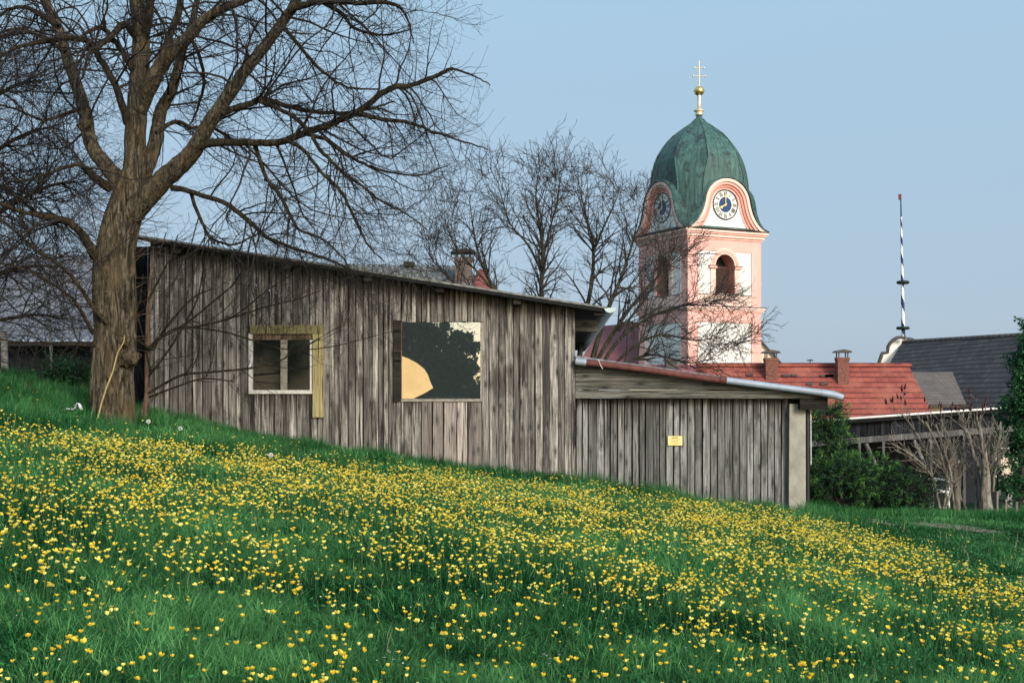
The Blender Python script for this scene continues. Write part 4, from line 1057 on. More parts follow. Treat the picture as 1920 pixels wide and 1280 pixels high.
    for e in range(1, 24, 3):
        for ee in (e, e + 1):
            rb.tube([(ring_[i][ee][0] * 1.003, ring_[i][ee][1] * 1.003, ring_[i][ee][2]) for i in range(3, 15)], .018, 4)
    rb.build('seams', M['copper'], dome)
    # hatches near the top
    hb = MB()
    for a_ in (-math.pi * .75, -math.pi / 2 - .06, -math.pi * .5 + math.pi / 4):
        hb.add([], [])
    # finial
    f = MB(); f.lathe([(.30, Zs(22.1)), (.34, Zs(22.2)), (.22, Zs(22.3)), (.42, Zs(22.42)), (.42, Zs(22.5)), (.16, Zs(22.6)), (.13, Zs(23.2)), (.15, Zs(23.65))], n=12); f.build('finial_stem', M['dull_gold'], root)
    f = MB(); f.lathe([(.02, Zs(23.62))] + [(.40 * math.sin(a_), Zs(24.0 - .38 * math.cos(a_))) for a_ in np.linspace(.15, math.pi - .05, 12)], n=18); f.lathe([(.42, Zs(23.97)), (.44, Zs(24.0)), (.42, Zs(24.03))], n=18); f.build('finial_ball', M['gold'], root)
    # cross turned to face the camera side
    cr = MB(); zt = 26.3
    cr.tube([(0, 0, Zs(24.3)), (0, 0, Zs(zt))], [.06, .035], 6)
    for z, w_ in ((25.8, .36), (25.15, .46)): 
        cr.tube([(-w_, 0, Zs(z)), (w_, 0, Zs(z))], .032, 6)
        for s_ in (-1, 1): cr.lathe([(.01, Zs(z) - .09), (.09, Zs(z)), (.01, Zs(z) + .09)], cx=s_ * w_, n=6)
    cr.build('cross', M['dull_gold'], root, rz=-A)
    # nave: mauve roof left of the tower, cream gable right of it
    inv = Matrix.Translation((C.x, C.y, zb)) @ Matrix.Rotation(A, 4, 'Z'); inv.invert()
    def W(px, py, Y): return inv @ at(px, py, Y)
    def slope(name, a, b_, c, d, mat, th=.3):
        """roof slope as an object whose own x runs along the eave and y down the slope"""
        a, b_, c, d = [Vector(p) for p in (a, b_, c, d)]    # ridge left, ridge right, eave right, eave left (world)
        ex = (c - d).normalized(); nz = ex.cross((a - d)).normalized(); ey = nz.cross(ex)
        mw = Matrix((ex, ey, nz)).transposed().to_4x4(); mw.translation = d
        iv = mw.inverted(); q = [iv @ p for p in (d, c, b_, a)]
        mb = MB(); vs = [tuple(p) for p in q] + [(p.x, p.y, p.z - th) for p in q]
        mb.add(vs, [(0, 1, 2, 3), (7, 6, 5, 4), (0, 4, 5, 1), (1, 5, 6, 2), (2, 6, 7, 3), (3, 7, 4, 0)])
        o = mb.build(name, mat); return o, mw
    o, mw = slope('nave_roof', at(1128, 611, 108), at(1240, 600, 108), at(1245, 720, 100), at(1060, 720, 100), M['mauve_tile'])
    o.parent = root; o.matrix_basis = inv @ mw
    b = MB(); q = [at(1420, 632, 106), at(1428, 642, 106), at(1472, 690, 106), at(1500, 800, 106), at(1400, 800, 106)]
    q = [inv @ p for p in q]; q2 = [inv @ (p2 + Vector((0, 3, 0))) for p2 in [at(1420, 632, 106), at(1428, 642, 106), at(1472, 690, 106), at(1500, 800, 106), at(1400, 800, 106)]]
    b.add(q + q2, [(4, 3, 2, 1, 0), (5, 6, 7, 8, 9)] + [(i, (i + 1) % 5, (i + 1) % 5 + 5, i + 5) for i in range(5)]); b.build('nave_wall', M['cream'], root)
    b = MB(); b.tube([inv @ (at(1424, 636, 105.8)), inv @ at(1472, 689, 105.8)], .09, 6); b.build('nave_verge', M['lead'], root)
    return slope
slope = church()

# ------------------------------------------------------------------ village houses
def put_slope(root, name, *args, **kw):
    o, mw = slope(name, *args, **kw)
    o.parent = root; o.matrix_basis = Matrix.Translation(-root.location) @ mw
    return o
def chimney(root, px, Y, w, ytop, ybot, capy, mat, capmat, dY=0, legs=True):
    c = at(px, ytop, Y); zt = c.z; zb_ = at(px, ybot, Y).z - .8; hw = w / 2 / F * Y
    b = MB(); x = c.x - root.location.x; y = Y - root.location.y; z0 = -root.location.z
    b.box(x - hw, x + hw, y - hw, y + hw, z0 + zb_, z0 + zt)
    b.box(x - hw * 1.1, x + hw * 1.1, y - hw * 1.1, y + hw * 1.1, z0 + zt - .1, z0 + zt + .02)
    ch = b.build('chimney', mat, root)
    b = MB(); zc = at(px, capy, Y).z
    for sx in (-1, 1):
        for sy in (-1, 1): b.box(x + sx * hw * .8 - .02, x + sx * hw * .8 + .02, y + sy * hw * .8 - .02, y + sy * hw * .8 + .02, z0 + zt, z0 + zc)
    b.prism_xz([(x - hw * 1.55, z0 + zc - .02), (x + hw * 1.55, z0 + zc - .02), (x + hw * 1.2, z0 + zc + .05), (x, z0 + zc + .10), (x - hw * 1.2, z0 + zc + .05)], y - hw * 1.4, y + hw * 1.4)
    b.build('chimney_cap', capmat, ch)
    return ch

def red_house():
    root = empty('red_roofed_house', (10, 48, gz(10, 48)))
    tag(root, 'long house with bright red tiled roof and two brick chimneys below the church', 'house')
    Yr, Ye = 50.0, 46.2
    put_slope(root, 'roof', at(1309, 686, Yr), at(1704, 686, Yr), Vector((15.85, Ye, -1.75)), Vector((6.1, Ye, -1.75)), M['red_tile'], th=.15)
    b = MB(); rl = root.location
    b.tube([Vector((7.2, Yr, 1.36)) - rl, Vector((15.6, Yr, 1.36)) - rl], .10, 8); b.build('ridge', M['red_tile'], root)
    b = MB(); b.box(6.6 - rl.x, 15.5 - rl.x, 46.8 - rl.y, 53 - rl.y, -1.5, -1.8 - rl.z); b.build('wall', M['cream'], root)
    put_slope(root, 'roof', Vector((15.52, Yr + .05, 1.30)), Vector((7.27, Yr + .05, 1.30)), Vector((6.1, Yr + 3.8, -1.75)), Vector((15.85, Yr + 3.8, -1.75)), M['red_tile'], th=.15)
    chimney(root, 1445, 49.5, 22, 672, 710, 661, M['brick'], M['lead'])
    chimney(root, 1579, 49.3, 21, 671, 712, 660, M['brick'], M['lead'])
    # snow guards and a skylight lying on the slope
    def on(px, py):   # point on the front slope
        n = Vector((0, -(1.33 + 1.75), 0)); a = Vector((0, Yr, 1.333)); d = Vector((0, Ye - Yr, -1.75 - 1.333))
        dx, dz = (px - CX) / F, (HY - py) / F
        # Y = Yr + s*(Ye-Yr); Y*dz = 1.333 + s*(-3.083)
        s_ = (1.333 - Yr * dz) / ((Ye - Yr) * dz + 3.083); Y_ = Yr + s_ * (Ye - Yr); return Vector((Y_ * dx, Y_, Y_ * dz))
    b = MB()
    for (x0, x1, y) in [(1466, 1480, 705), (1483, 1494, 705), (1538, 1562, 706), (1512, 1524, 721), (1538, 1552, 721), (1545, 1562, 706), (1400, 1412, 704)]:
        p, q = on(x0, y), on(x1, y); b.box(p.x - rl.x, q.x - rl.x, p.y - rl.y - .12, p.y - rl.y - .03, p.z - rl.z, p.z - rl.z + .08)
    b.build('snow_guard', M['lead'], root)
    p, q = on(1526, 773), on(1541, 765); b = MB()
    b.hexa([(p.x - rl.x, p.y - rl.y - .12, p.z - rl.z), (q.x - rl.x, p.y - rl.y - .12, p.z - rl.z), (q.x - rl.x, p.y - rl.y, p.z - rl.z), (p.x - rl.x, p.y - rl.y, p.z - rl.z),
            (p.x - rl.x, q.y - rl.y - .14, q.z - rl.z), (q.x - rl.x, q.y - rl.y - .14, q.z - rl.z), (q.x - rl.x, q.y - rl.y, q.z - rl.z), (p.x - rl.x, q.y - rl.y, q.z - rl.z)]); b.build('skylight', M['glass_mirror'], root)
    # lower dark red roof joining on the left
    r2 = empty('dark_red_house', (5.8, 54, gz(5.8, 54)))
    tag(r2, 'low house with dark red roof and stub chimney, mostly hidden by the lean-to roof', 'house')
    put_slope(r2, 'roof', at(1170, 683, 55), at(1312, 684, 55), Vector((8.4, 51.5, -1.6)), Vector((4.6, 51.5, -1.6)), M['mauve_tile'], th=.15)
    b = MB(); b.box(-1.0, 2.3, -2, 3, -1, 1.3 - r2.location.z - .1 - .4); b.build('wall', M['cream'], r2)
    chimney(r2, 1258, 54.3, 20, 677, 690, 675.5, M['lead'], M['lead'])
red_house()

def antenna(px, ytop):
    p = at(px, 686, 50.2); b = MB(); h = at(px, ytop, 50.2).z
    b.tube([(0, 0, 0), (0, 0, h - p.z)], .018, 5); b.tube([(-.12, 0, h - p.z - .05), (.12, 0, h - p.z - .05)], .025, 5)
    o = b.build('antenna', M['black_metal'], loc=(p.x, p.y, p.z)); tag(o, 'thin antenna standing on the red roof ridge', 'antenna')
antenna(1519, 673)

def brown_house():
    root = empty('brown_roofed_house', (19.6, 60, gz(19.6, 60)))
    tag(root, 'small house with grey-brown tiled roof between the red roof and the dark barn roof', 'house')
    put_slope(root, 'roof', at(1690, 697, 62), at(1786, 697, 62), at(1812, 758, 58), at(1700, 758, 58), M['brown_tile'], th=.15)
    b = MB(); rl = root.location; p = at(1738, 760, 58.5); q = at(1770, 760, 58.5)
    b.box(p.x - rl.x, q.x - rl.x, -1.4, 3, 0, p.z - rl.z + .05); b.build('wall', M['cream'], root)
brown_house()

def dark_barn():
    root = empty('dark_roofed_inn', (25, 68, gz(25, 68)))
    tag(root, 'large building with dark tiled roof and white-edged curved gable, far right', 'building')
    A_, B_ = at(1692, 641, 70), at(1960, 625, 61.5)
    C_, D_ = at(1985, 775, 56), at(1612, 775, 66)
    put_slope(root, 'roof', A_, B_, C_, D_, M['dark_tile'], th=.2)
    iv = Matrix.Translation(-root.location)
    # moss-red ridge tiles
    b = MB(); b.tube([iv @ A_, iv @ B_], .12, 6); b.build('ridge', M['brown_tile'], root)
    # curved parapet gable: outline in pixels at the gable's distance, real thickness
    out = [(1702, 640), (1698, 634), (1690, 632), (1682, 633), (1675, 637), (1669, 643), (1665, 650), (1664, 661), (1654, 662), (1653, 665), (1646, 686), (1640, 720), (1636, 800), (1700, 800)]
    inn = []
    b = MB(); f = [iv @ at(x, y, 69.9) for x, y in out]; k = [p + Vector((.55, .25, 0)) * 1.0 for p in f]; n = len(f)
    b.add([*f, *k], [tuple(range(n - 1, -1, -1)), tuple(range(n, 2 * n))], 0); b.add([*f, *k], [(i, (i + 1) % n, (i + 1) % n + n, i + n) for i in range(n)], 1)
    b.build('gable_wall', [M['white_plaster'], M['lead']], root)
    b = MB(); cap = out[1:11]
    pts = [iv @ at(x, y, 69.5) for x, y in cap]; b.tube(pts, [.10] * len(pts), 6); b.build('gable_coping', M['lead'], root)
    b = MB(); b.box(-6, 6, 2, 6, 0, 5.5 - 4.0); b.build('wall', M['cream'], root)
dark_barn()

def maypole():
    Y = 88.0; p0, p1 = at(1696, 760, Y), at(1689, 372, Y)
    root = empty('maypole', (p0.x, Y, gz(p0.x, Y)))
    tag(root, 'tall blue and white striped maypole with two wreaths and a small red flag', 'maypole')
    base = root.location; d = p1 - p0; L = d.length; dn = d.normalized()
    u = dn.cross(Vector((0, 1, 0))).normalized(); w = dn.cross(u)
    low = p0 - dn * (p0.z - base.z); tot = (p1 - low).length; topstripe = tot * .985
    n = 16; segs = 240
    for mi, nm in ((0, 'white_pole'),):
        b = MB(); vs = []
        for i in range(segs + 1):
            t = i / segs; c = low + dn * tot * .93 * t - base; r = .24 - .185 * t ** .9
            for k in range(n):
                a = 2 * math.pi * k / n; vs.append(c + (u * math.cos(a) + w * math.sin(a)) * r)
        k0 = len(b.v); b.v += [tuple(p) for p in vs]; b.a += [.5] * len(vs); b.b += [1] * len(vs)
        for i in range(segs):
            for k in range(n):
                ph = (i / segs * tot * .93 / (2.9 - 1.1 * i / segs) + k / n) % 1
                b.f.append([i * n + k, i * n + (k + 1) % n, (i + 1) * n + (k + 1) % n, (i + 1) * n + k]); b.m.append(1 if ph < .45 else 0); b.sm.append(True)
        b.build('pole', [M['stripe_white'], M['stripe_blue']], root)
    b = MB(); c = low + dn * tot * .93 - base; b.tube([c, p1 - base], [.05, .04], 6); b.build('pole_tip', M['stripe_blue'], root)
    for px, py, r, rr in ((1693, 529.5, .33, .11), (1693, 615, .36, .10)):
        t = at(px, py, Y) - base; b = MB(); N, m = 20, 8; vs = []
        for i in range(N):
            a = 2 * math.pi * i / N
            for k in range(m):
                c_ = 2 * math.pi * k / m; q = r + rr * math.cos(c_); vs.append((t.x + q * math.cos(a), t.y + q * math.sin(a), t.z + rr * math.sin(c_)))
        b.add(vs, [(i * m + k, ((i + 1) % N) * m + k, ((i + 1) % N) * m + (k + 1) % m, i * m + (k + 1) % m) for i in range(N) for k in range(m)], smooth=True)
        b.build('wreath', M['wreath'], root)
    f = at(1689.5, 372, Y) - base; g = at(1685.5, 364, Y) - base; b = MB()
    b.box(g.x - .03, f.x + .02, f.y - .02, f.y + .02, f.z - .10, g.z); b.build('flag', M['flag_red'], root)
maypole()

def corr_roof(name, p00, p10, p11, p01, mat, pitch=.177, amp=.028, n=10):
    """real corrugated sheeting; p00-p10 ridge, p01-p11 eave"""
    p00, p10, p11, p01 = map(Vector, (p00, p10, p11, p01))
    L = (p11 - p01).length; m = int(L / pitch * 6); nz = (p10 - p00).cross(p01 - p00).normalized()
    if nz.z < 0: nz = -nz
    mb = MB(); vs = []
    for j in range(2):
        for i in range(m + 1):
            t = i / m; a = p00.lerp(p10, t) if j == 0 else p01.lerp(p11, t)
            vs.append(a + nz * amp * math.cos(t * L / pitch * 2 * math.pi))
    mb.add(vs, [(i, i + 1, m + 2 + i, m + 1 + i) for i in range(m)], smooth=True)
    return mb, mat

def house_behind():
    root = empty('corrugated_house', (-4, 40, gz(-4, 40))); rl = root.location
    tag(root, 'house with grey corrugated roof and capped chimney showing above the shed roof', 'house')
    q = [at(560, 494, 42), at(872, 499, 42), at(950, 575, 38), at(560, 575, 38)]
    mb, mat = corr_roof('roof', *[p - rl for p in (q[0], q[1], q[2], q[3])], M['corrugated_moss'], pitch=.24, amp=.04)
    mb.build('roof', M['corrugated_moss'], root)
    mb, mat = corr_roof('roof', *[p - rl for p in (q[1] + Vector((0, .05, 0)), q[0] + Vector((0, .05, 0)), at(560, 575, 46), at(950, 575, 46))], M['corrugated_moss'], pitch=.24)
    mb.build('roof', M['corrugated_moss'], root)
    b = MB(); b.box(-2.8, 2.4, -1.6, 5, 0, at(0, 575, 38).z - rl.z - .1); b.build('wall', M['cream'], root)
    # red tiled corner
    o, mw = slope('tiled_roof', at(893, 509, 41.2), at(902, 503, 41.2), at(948, 560, 37.7), at(880, 560, 37.7), M['red_tile'], th=.1)
    o.parent = root; o.matrix_basis = Matrix.Translation(-rl) @ mw
    ch = chimney(root, 869, 40.5, 31, 485, 512, 474, plain('chimney_render', (.13, .10, .085), .9, var=.6, scale=3), M['black_metal'])
    b = MB(); p = at(767, 497, 41.9) - rl; b.box(p.x - .17, p.x + .17, p.y - .25, p.y + .25, p.z - .05, p.z + .09); b.build('ridge_vent', M['bark_moss'], root)
house_behind()

def left_barn():
    root = empty('corrugated_barn', (-11, 32, gz(-11, 32))); rl = root.location
    tag(root, 'barn with long blue-grey corrugated roof seen behind the twigs at far left', 'barn')
    q = [at(-250, 474, 36), at(262, 478, 36), at(262, 638, 29.5), at(-250, 640, 29.5)]
    mb, _ = corr_roof('roof', *[p - rl for p in q], M['corrugated'], pitch=.2, amp=.035); mb.build('roof', M['corrugated'], root)
    b = MB(); z = at(0, 645, 30).z - rl.z; x0 = at(-240, 600, 30).x - rl.x; x1 = at(255, 600, 30).x - rl.x
    b.box(x0, x1, -2, -1.9, -1, z); b.build('wall', M['black_wood'], root)
    b = MB(); b.box(x0, x1, -2.5, -2.38, z - .06, z + .04); b.build('eave_board', M['beam'], root)
left_barn()
def post(px, y0, y1, Y, r, label, lean=0):
    p = at(px, y1, Y); b = MB(); h = at(px, y0, Y).z - p.z
    b.tube([(0, 0, -.3), (lean * .5, 0, h * .5), (lean, 0, h)], [r, r * .95, r * .85], 10)
    o = b.build('fence_post', M['post_wood'], loc=(p.x, p.y, p.z)); tag(o, label, 'post', 'weathered posts by the left barn')
post(10, 622, 712, 22, .065, 'thick whitish post at the left edge of the picture', -.03)
post(99, 560, 708, 23, .03, 'slender pale pole with a thick mossy foot, between thick post and big tree', -.08)

# ------------------------------------------------------------------ low open barn on the right
def open_barn():
    root = empty('open_shed', (9, 29, gz(9, 29))); rl = root.location
    tag(root, 'dark open-fronted timber shed with white-edged roof behind the sumac', 'shed')
    a, b_ = at(1500, 791, 27.5), at(1990, 757, 29.5)
    def P(t, dz=0, dy=0): p = a.lerp(b_, t); return p + Vector((0, dy, dz)) - rl
    mb = MB(); mb.tube([P(0), P(1)], .028, 6); mb.build('gutter', M['white_plastic'], root)
    mb = MB()
    q = [P(0, -.02, .05), P(1, -.02, .05), P(1, -.45, 5), P(0, -.45, 5)]; vs = [tuple(p) for p in q] + [(p.x, p.y, p.z - .08) for p in q]
    mb.add(vs, [(0, 1, 2, 3), (7, 6, 5, 4), (0, 4, 5, 1), (1, 5, 6, 2), (2, 6, 7, 3), (3, 7, 4, 0)]); mb.build('roof', M['tar'], root)
    def vb(t0, t1, dz0, dz1, dy, th, mat, name, aa=.5):
        mb = MB(); p, q = P(t0, 0, dy), P(t1, 0, dy)
        mb.hexa([(p.x, p.y, p.z + dz1), (q.x, q.y, q.z + dz1), (q.x, q.y + th, q.z + dz1), (p.x, p.y + th, p.z + dz1), (p.x, p.y, p.z + dz0), (q.x, q.y, q.z + dz0), (q.x, q.y + th, q.z + dz0), (p.x, p.y + th, p.z + dz0)], a=aa)
        return mb.build(name, mat, root)
    # upper boarding
    r = random.Random(5); mb = MB(); t = 0.0
    while t < 1:
        w_ = .024 * r.uniform(.7, 1.2); p, q = P(t, 0, .25), P(min(1, t + w_ * .93), 0, .25)
        mb.hexa([(p.x, p.y, p.z - .42), (q.x, q.y, q.z - .42), (q.x, q.y + .03, q.z - .42), (p.x, p.y + .03, p.z - .42), (p.x, p.y, p.z - .1), (q.x, q.y, q.z - .1), (q.x, q.y + .03, q.z - .1), (p.x, p.y + .03, p.z - .1)], a=r.random()); t += w_
    mb.build('boarding', M['black_wood'], root)
    vb(.0, 1, -.43, -.56, .2, .1, M['plank_grey'], 'tie_beam', .1)
    for t in (.02, .22, .31, .49, .62, .76, .9): vb(t, t + .010, -.56, -2.9, .2, .12, M['plank_grey'], 'post', random.random() * .3)
    for t in (.29, .47, .60):
        mb = MB(); p = P(t - .04, -.58, .26); q = P(t + .01, -1.25, .26); mb.tube([p, q], .05, 6); mb.build('brace', M['plank_grey'], root)
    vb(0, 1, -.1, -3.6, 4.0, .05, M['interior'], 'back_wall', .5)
    # low clutter of grey boards inside
    vb(.775, .795, -1.9, -2.6, -.1, .04, M['plank_grey'], 'leaning_board', .6)
open_barn()

# ------------------------------------------------------------------ shrubs on the right
def leaf_cloud(n, centres, radii, size, rg, up=.3, aspect=1.6, fuzz=0):
    """n small leaf quads scattered over ellipsoid shells -> verts, quads, attr"""
    wt_ = np.array([q[0] ** 1.7 for q in radii]); k = rg.choice(len(centres), n, p=wt_ / wt_.sum()); c = np.array(centres)[k]; r = np.array(radii)[k]
    d = nrm(rg.normal(size=(n, 3))); rad = rg.uniform(.45, 1.08, n) ** .6 if not fuzz else np.abs(rg.normal(0, fuzz, n))
    p = c + d * r * rad[:, None]
    ax = nrm(d + rg.normal(size=(n, 3)) * .8 + np.array([0, 0, up])); s2 = nrm(np.cross(ax, rg.normal(size=(n, 3))))
    sz = (rg.uniform(.6, 1.4, n) * size)[:, None]
    v = np.stack([p - s2 * sz * .5, p + ax * sz * aspect * .5 - s2 * 0, p + s2 * sz * .5, p - ax * sz * aspect * .5], 1)
    v = np.stack([p - ax * sz * aspect * .5, p + s2 * sz * .5, p + ax * sz * aspect * .5, p - s2 * sz * .5], 1).reshape(-1, 3)
    q = np.arange(4 * n).reshape(n, 4); a = np.repeat(rg.uniform(0, 1, n), 4)
    return v, q, a
def needle_sprays(n, origins, dirs, L, size, rg):
    pass

def conifer_bush(px, py, Y, W, Hh, n, label, seed, lime=True, tall=False):
    rg = np.random.default_rng(seed); b = at(px, py, Y); base = Vector((b.x, Y, gz(b.x, Y))); off = np.array(base)
    root = empty('conifer_bush', base); tag(root, label, 'shrub')
    stem = [np.array([[base.x + rg.normal() * W * .12, base.y + rg.normal() * .2, base.z, .03], [base.x + dx * .5, base.y + dy * .5, base.z + Hh * .45, .02], [base.x + dx, base.y + dy, base.z + Hh * .8, .008]]) for dx, dy in [(rg.uniform(-W, W) * .5, rg.uniform(-.5, .5)) for _ in range(9 if not tall else 2)]]
    if tall: stem = [np.array([[base.x, base.y, base.z, .05], [base.x + .02, base.y, base.z + Hh * .5, .03], [base.x - .03, base.y, base.z + Hh, .006]])]
    if tall: P1, R1 = spawn(stem, 120, (W * .8, W * 1.3), .4, (60, 85), K=6, curl=.08, grav=.12, up=.1, rmax=.01, tmin=.1, rg=rg)
    else: P1, R1 = spawn(stem, 170, (.35, .95), .5, (35, 85), K=6, curl=.12, grav=.15, up=-.02, rmax=.01, tmin=.05, rg=rg)
    P2, R2 = spawn((P1, R1), 900, (.12, .38), .6, (25, 60), K=4, curl=.1, rmax=.004, tmin=.2, rg=rg)
    v, q = join([tubes_np(np.array([s[:, :3] for s in stem]), np.array([s[:, 3] for s in stem]), 6), tubes_np(P1, R1, 4), tubes_np(P2, R2, 3)])
    np_mesh('branches', v - off, q, mats=M['twig'], parent=root)
    for nm, cnt, mat, tmin in (('foliage', n, M['conifer'], 0), ('fresh_tips', int(n * .3) if lime else 0, M['lime_tips'], .75)):
        if not cnt: continue
        i = rg.integers(0, len(P2), cnt); t = rg.uniform(tmin, 1, cnt) * 3; a = np.minimum(t.astype(int), 2); u = (t - a)[:, None]
        p = P2[i, a] * (1 - u) + P2[i, a + 1] * u; tn = nrm(P2[i, a + 1] - P2[i, a])
        if nm == 'fresh_tips':
            keep = rg.permutation(len(P2))[:len(P2) // 3]; i = rg.choice(keep, cnt); p = P2[i, 3] + rg.normal(size=(cnt, 3)) * .02; tn = nrm(P2[i, 3] - P2[i, 2])
        d = nrm(tn + rg.normal(size=(cnt, 3)) * .7); s2 = nrm(np.cross(d, rg.normal(size=(cnt, 3))))
        L = (rg.uniform(.03, .07, cnt))[:, None]; wd = .007
        vv = np.stack([p - s2 * wd, p + s2 * wd, p + d * L], 1).reshape(-1, 3)
        np_mesh(nm, vv - off, None, np.arange(3 * cnt).reshape(cnt, 3), mats=mat, attr=np.repeat(rg.uniform(0, 1, cnt), 3), parent=root)
conifer_bush(1552, 950, 23.2, .42, 1.75, 12000, 'slim dark spruce rising beside the black downpipe', 31, tall=True)
conifer_bush(1575, 950, 22.4, .55, .80, 15000, 'dark spreading conifer bush with lime shoot tips below the spruce', 32)
conifer_bush(1640, 952, 22.8, .62, .80, 14000, 'middle dark conifer bush in front of the open timber shed', 33)
conifer_bush(1690, 955, 22.6, .45, .6, 6000, 'low shadowy conifer bush nearest the white chair', 34, lime=False)

def brush(px, Y):
    rg = np.random.default_rng(40); b = at(px, 950, Y); base = Vector((b.x, Y, gz(b.x, Y))); off = np.array(base)
    st = [np.array([[base.x, base.y, base.z, .012], [base.x + dx, base.y + dy, base.z + .45, .008], [base.x + dx * 1.6, base.y + dy, base.z + .9, .004]]) for dx, dy in rg.uniform(-.35, .35, (16, 2))]
    P1, R1 = spawn(st, 200, (.2, .6), .6, (20, 70), K=5, curl=.3, rmax=.005, rmin=.0025, rg=rg)
    v, q = join([tubes_np(np.array([s[:, :3] for s in st]), np.array([s[:, 3] for s in st]), 5), tubes_np(P1, R1, 3)])
    root = empty('brown_bush', base); tag(root, 'tangled brown dead-leaved bush between the conifers and the sumac', 'shrub')
    np_mesh('stems', v - off, q, mats=M['twig'], parent=root)
    v, q, a = leaf_cloud(2600, [base + Vector((0, 0, .5))], [(.38, .35, .5)], .035, rg); np_mesh('foliage', v - off, q, mats=M['dead_brush'], attr=a, parent=root)
brush(1712, 23.4)

def sumac(px, Y, stems, label, seed, ncone):
    rg = np.random.default_rng(seed); b = at(px, 955, Y); base = Vector((b.x, Y, gz(b.x, Y))); off = np.array(base)
    root = empty('sumac_shrub', base); tag(root, label, 'shrub', 'bare sumacs by the open shed')
    paths = [trace(Y, Y + rg.uniform(-.4, .4), s) for s in stems]
    for p in paths:
        v, q = tubes_np(p[None, :, :3], p[None, :, 3], 8); np_mesh('stem', v - off, q, mats=M['bark_pale'], parent=root, smooth=True)
    P1, R1 = spawn([p[len(p) // 5:] for p in paths], 46 + 8 * len(paths), (.25, .7), .5, (15, 50), K=6, curl=.16, up=.2, grav=.1, rmax=.011, rmin=.0045, tmin=.05, rg=rg)
    P2, R2 = spawn((P1, R1), 110, (.1, .28), .8, (25, 50), K=4, curl=.12, up=.3, rmax=.008, rmin=.0045, tmin=.5, rg=rg)
    v, q = join([tubes_np(P1, R1, 5), tubes_np(P2, R2, 4)]); np_mesh('branches', v - off, q, mats=M['bark_pale'], parent=root)
    # fruit cones on the highest tips
    tips = np.concatenate([P1[:, -1], P2[:, -1]] + [p[-1:, :3] for p in paths]); tips = tips[np.argsort(-tips[:, 2])][:ncone]
    for t in tips:
        mb = MB(); h = rg.uniform(.07, .14); r = rg.uniform(.013, .022)
        mb.lathe([(.003, 0), (r * .9, h * .2), (r, h * .42), (r * .75, h * .7), (.003, h)], n=7)
        o = mb.build('fruit_cone', M['sumac_red'], root, loc=Vector(t) - base); o.rotation_euler = (rg.uniform(-.3, .3), rg.uniform(-.35, .35), 0)
sumac(1765, 22.6, [[(1765, 962, 5), (1750, 900, 5), (1735, 845, 4), (1710, 800, 3), (1690, 775, 2)], [(1768, 962, 5), (1775, 900, 4), (1760, 840, 4), (1735, 790, 3)],
    [(1764, 962, 4), (1745, 890, 4), (1705, 850, 3), (1672, 832, 2)], [(1770, 962, 5), (1785, 905, 4), (1772, 850, 4), (1755, 795, 3)]], 'leftmost bare sumac, thin stems leaning left over the white chair', 51, 11)
sumac(1800, 23.0, [[(1795, 962, 14), (1793, 900, 11), (1790, 870, 9), (1775, 820, 6), (1765, 785, 3)], [(1797, 962, 8), (1800, 880, 7), (1812, 830, 5), (1808, 790, 3)],
    [(1812, 955, 5), (1798, 925, 4), (1780, 895, 4), (1750, 865, 3)], [(1790, 960, 5), (1782, 905, 4), (1765, 870, 4), (1722, 838, 3)]], 'middle bare sumac with upright grey stems and red cones', 52, 12)
sumac(1845, 22.8, [[(1848, 965, 34), (1846, 930, 24), (1848, 895, 18), (1845, 850, 12), (1838, 810, 7), (1830, 780, 3)], [(1846, 930, 12), (1838, 885, 9), (1825, 850, 7), (1815, 810, 4)],
    [(1847, 900, 12), (1860, 862, 8), (1872, 830, 5), (1876, 790, 3)], [(1830, 960, 6), (1828, 900, 5), (1812, 868, 4), (1800, 840, 3)], [(1862, 920, 6), (1866, 880, 5), (1884, 840, 3)]], 'rightmost bare sumac, thick grey fork beside the leafy ivy tree', 53, 13)

def ivy_tree():
    rg = np.random.default_rng(61); Y = 23.9; b = at(1915, 955, Y); base = Vector((b.x, Y, gz(b.x, Y))); off = np.array(base)
    root = empty('leafy_tree', base); tag(root, 'leafy green tree at the right edge, foliage down to the grass', 'tree')
    tr = []
    for (x, y, d) in [(1922, 975, 30), (1922, 880, 26), (1928, 800, 20), (1936, 730, 14), (1942, 680, 8), (1945, 640, 4)]:
        p = at(x, y, Y); tr.append((p.x, p.y, p.z, d / F * Y / 2))
    v, q = trunk_mesh(tr, S=12, seed=4); np_mesh('trunk', v - off, q, mats=M['bark_pale'], parent=root, smooth=True)
    P1, R1 = spawn([np.array(tr)], 200, (.4, .85), .3, (40, 80), K=7, curl=.2, up=.15, rmax=.015, rmin=.003, tmin=.02, rg=rg)
    P2, R2 = spawn((P1, R1), 900, (.15, .45), .5, (25, 70), K=5, curl=.25, rmax=.005, rmin=.002, rg=rg)
    v, q = join([tubes_np(P1, R1, 4), tubes_np(P2, R2, 3)]); np_mesh('branches', v - off, q, mats=M['twig'], parent=root)
    n = 22000; i = rg.integers(0, len(P2), n); a = rg.integers(0, 4, n); u = rg.uniform(0, 1, n)[:, None]
    p = P2[i, a] * (1 - u) + P2[i, a + 1] * u + rg.normal(size=(n, 3)) * .03
    d = nrm(rg.normal(size=(n, 3)) + np.array([0, -.5, -.2])); s2 = nrm(np.cross(d, rg.normal(size=(n, 3)))); sz = rg.uniform(.018, .042, n)[:, None]
    v = np.stack([p, p + d * sz + s2 * sz * .6, p + d * sz * 2, p + d * sz - s2 * sz * .6], 1).reshape(-1, 3)
    np_mesh('crown', v - off, np.arange(4 * n).reshape(n, 4), mats=M['ivy'], attr=np.repeat(rg.uniform(0, 1, n), 4), parent=root)
ivy_tree()

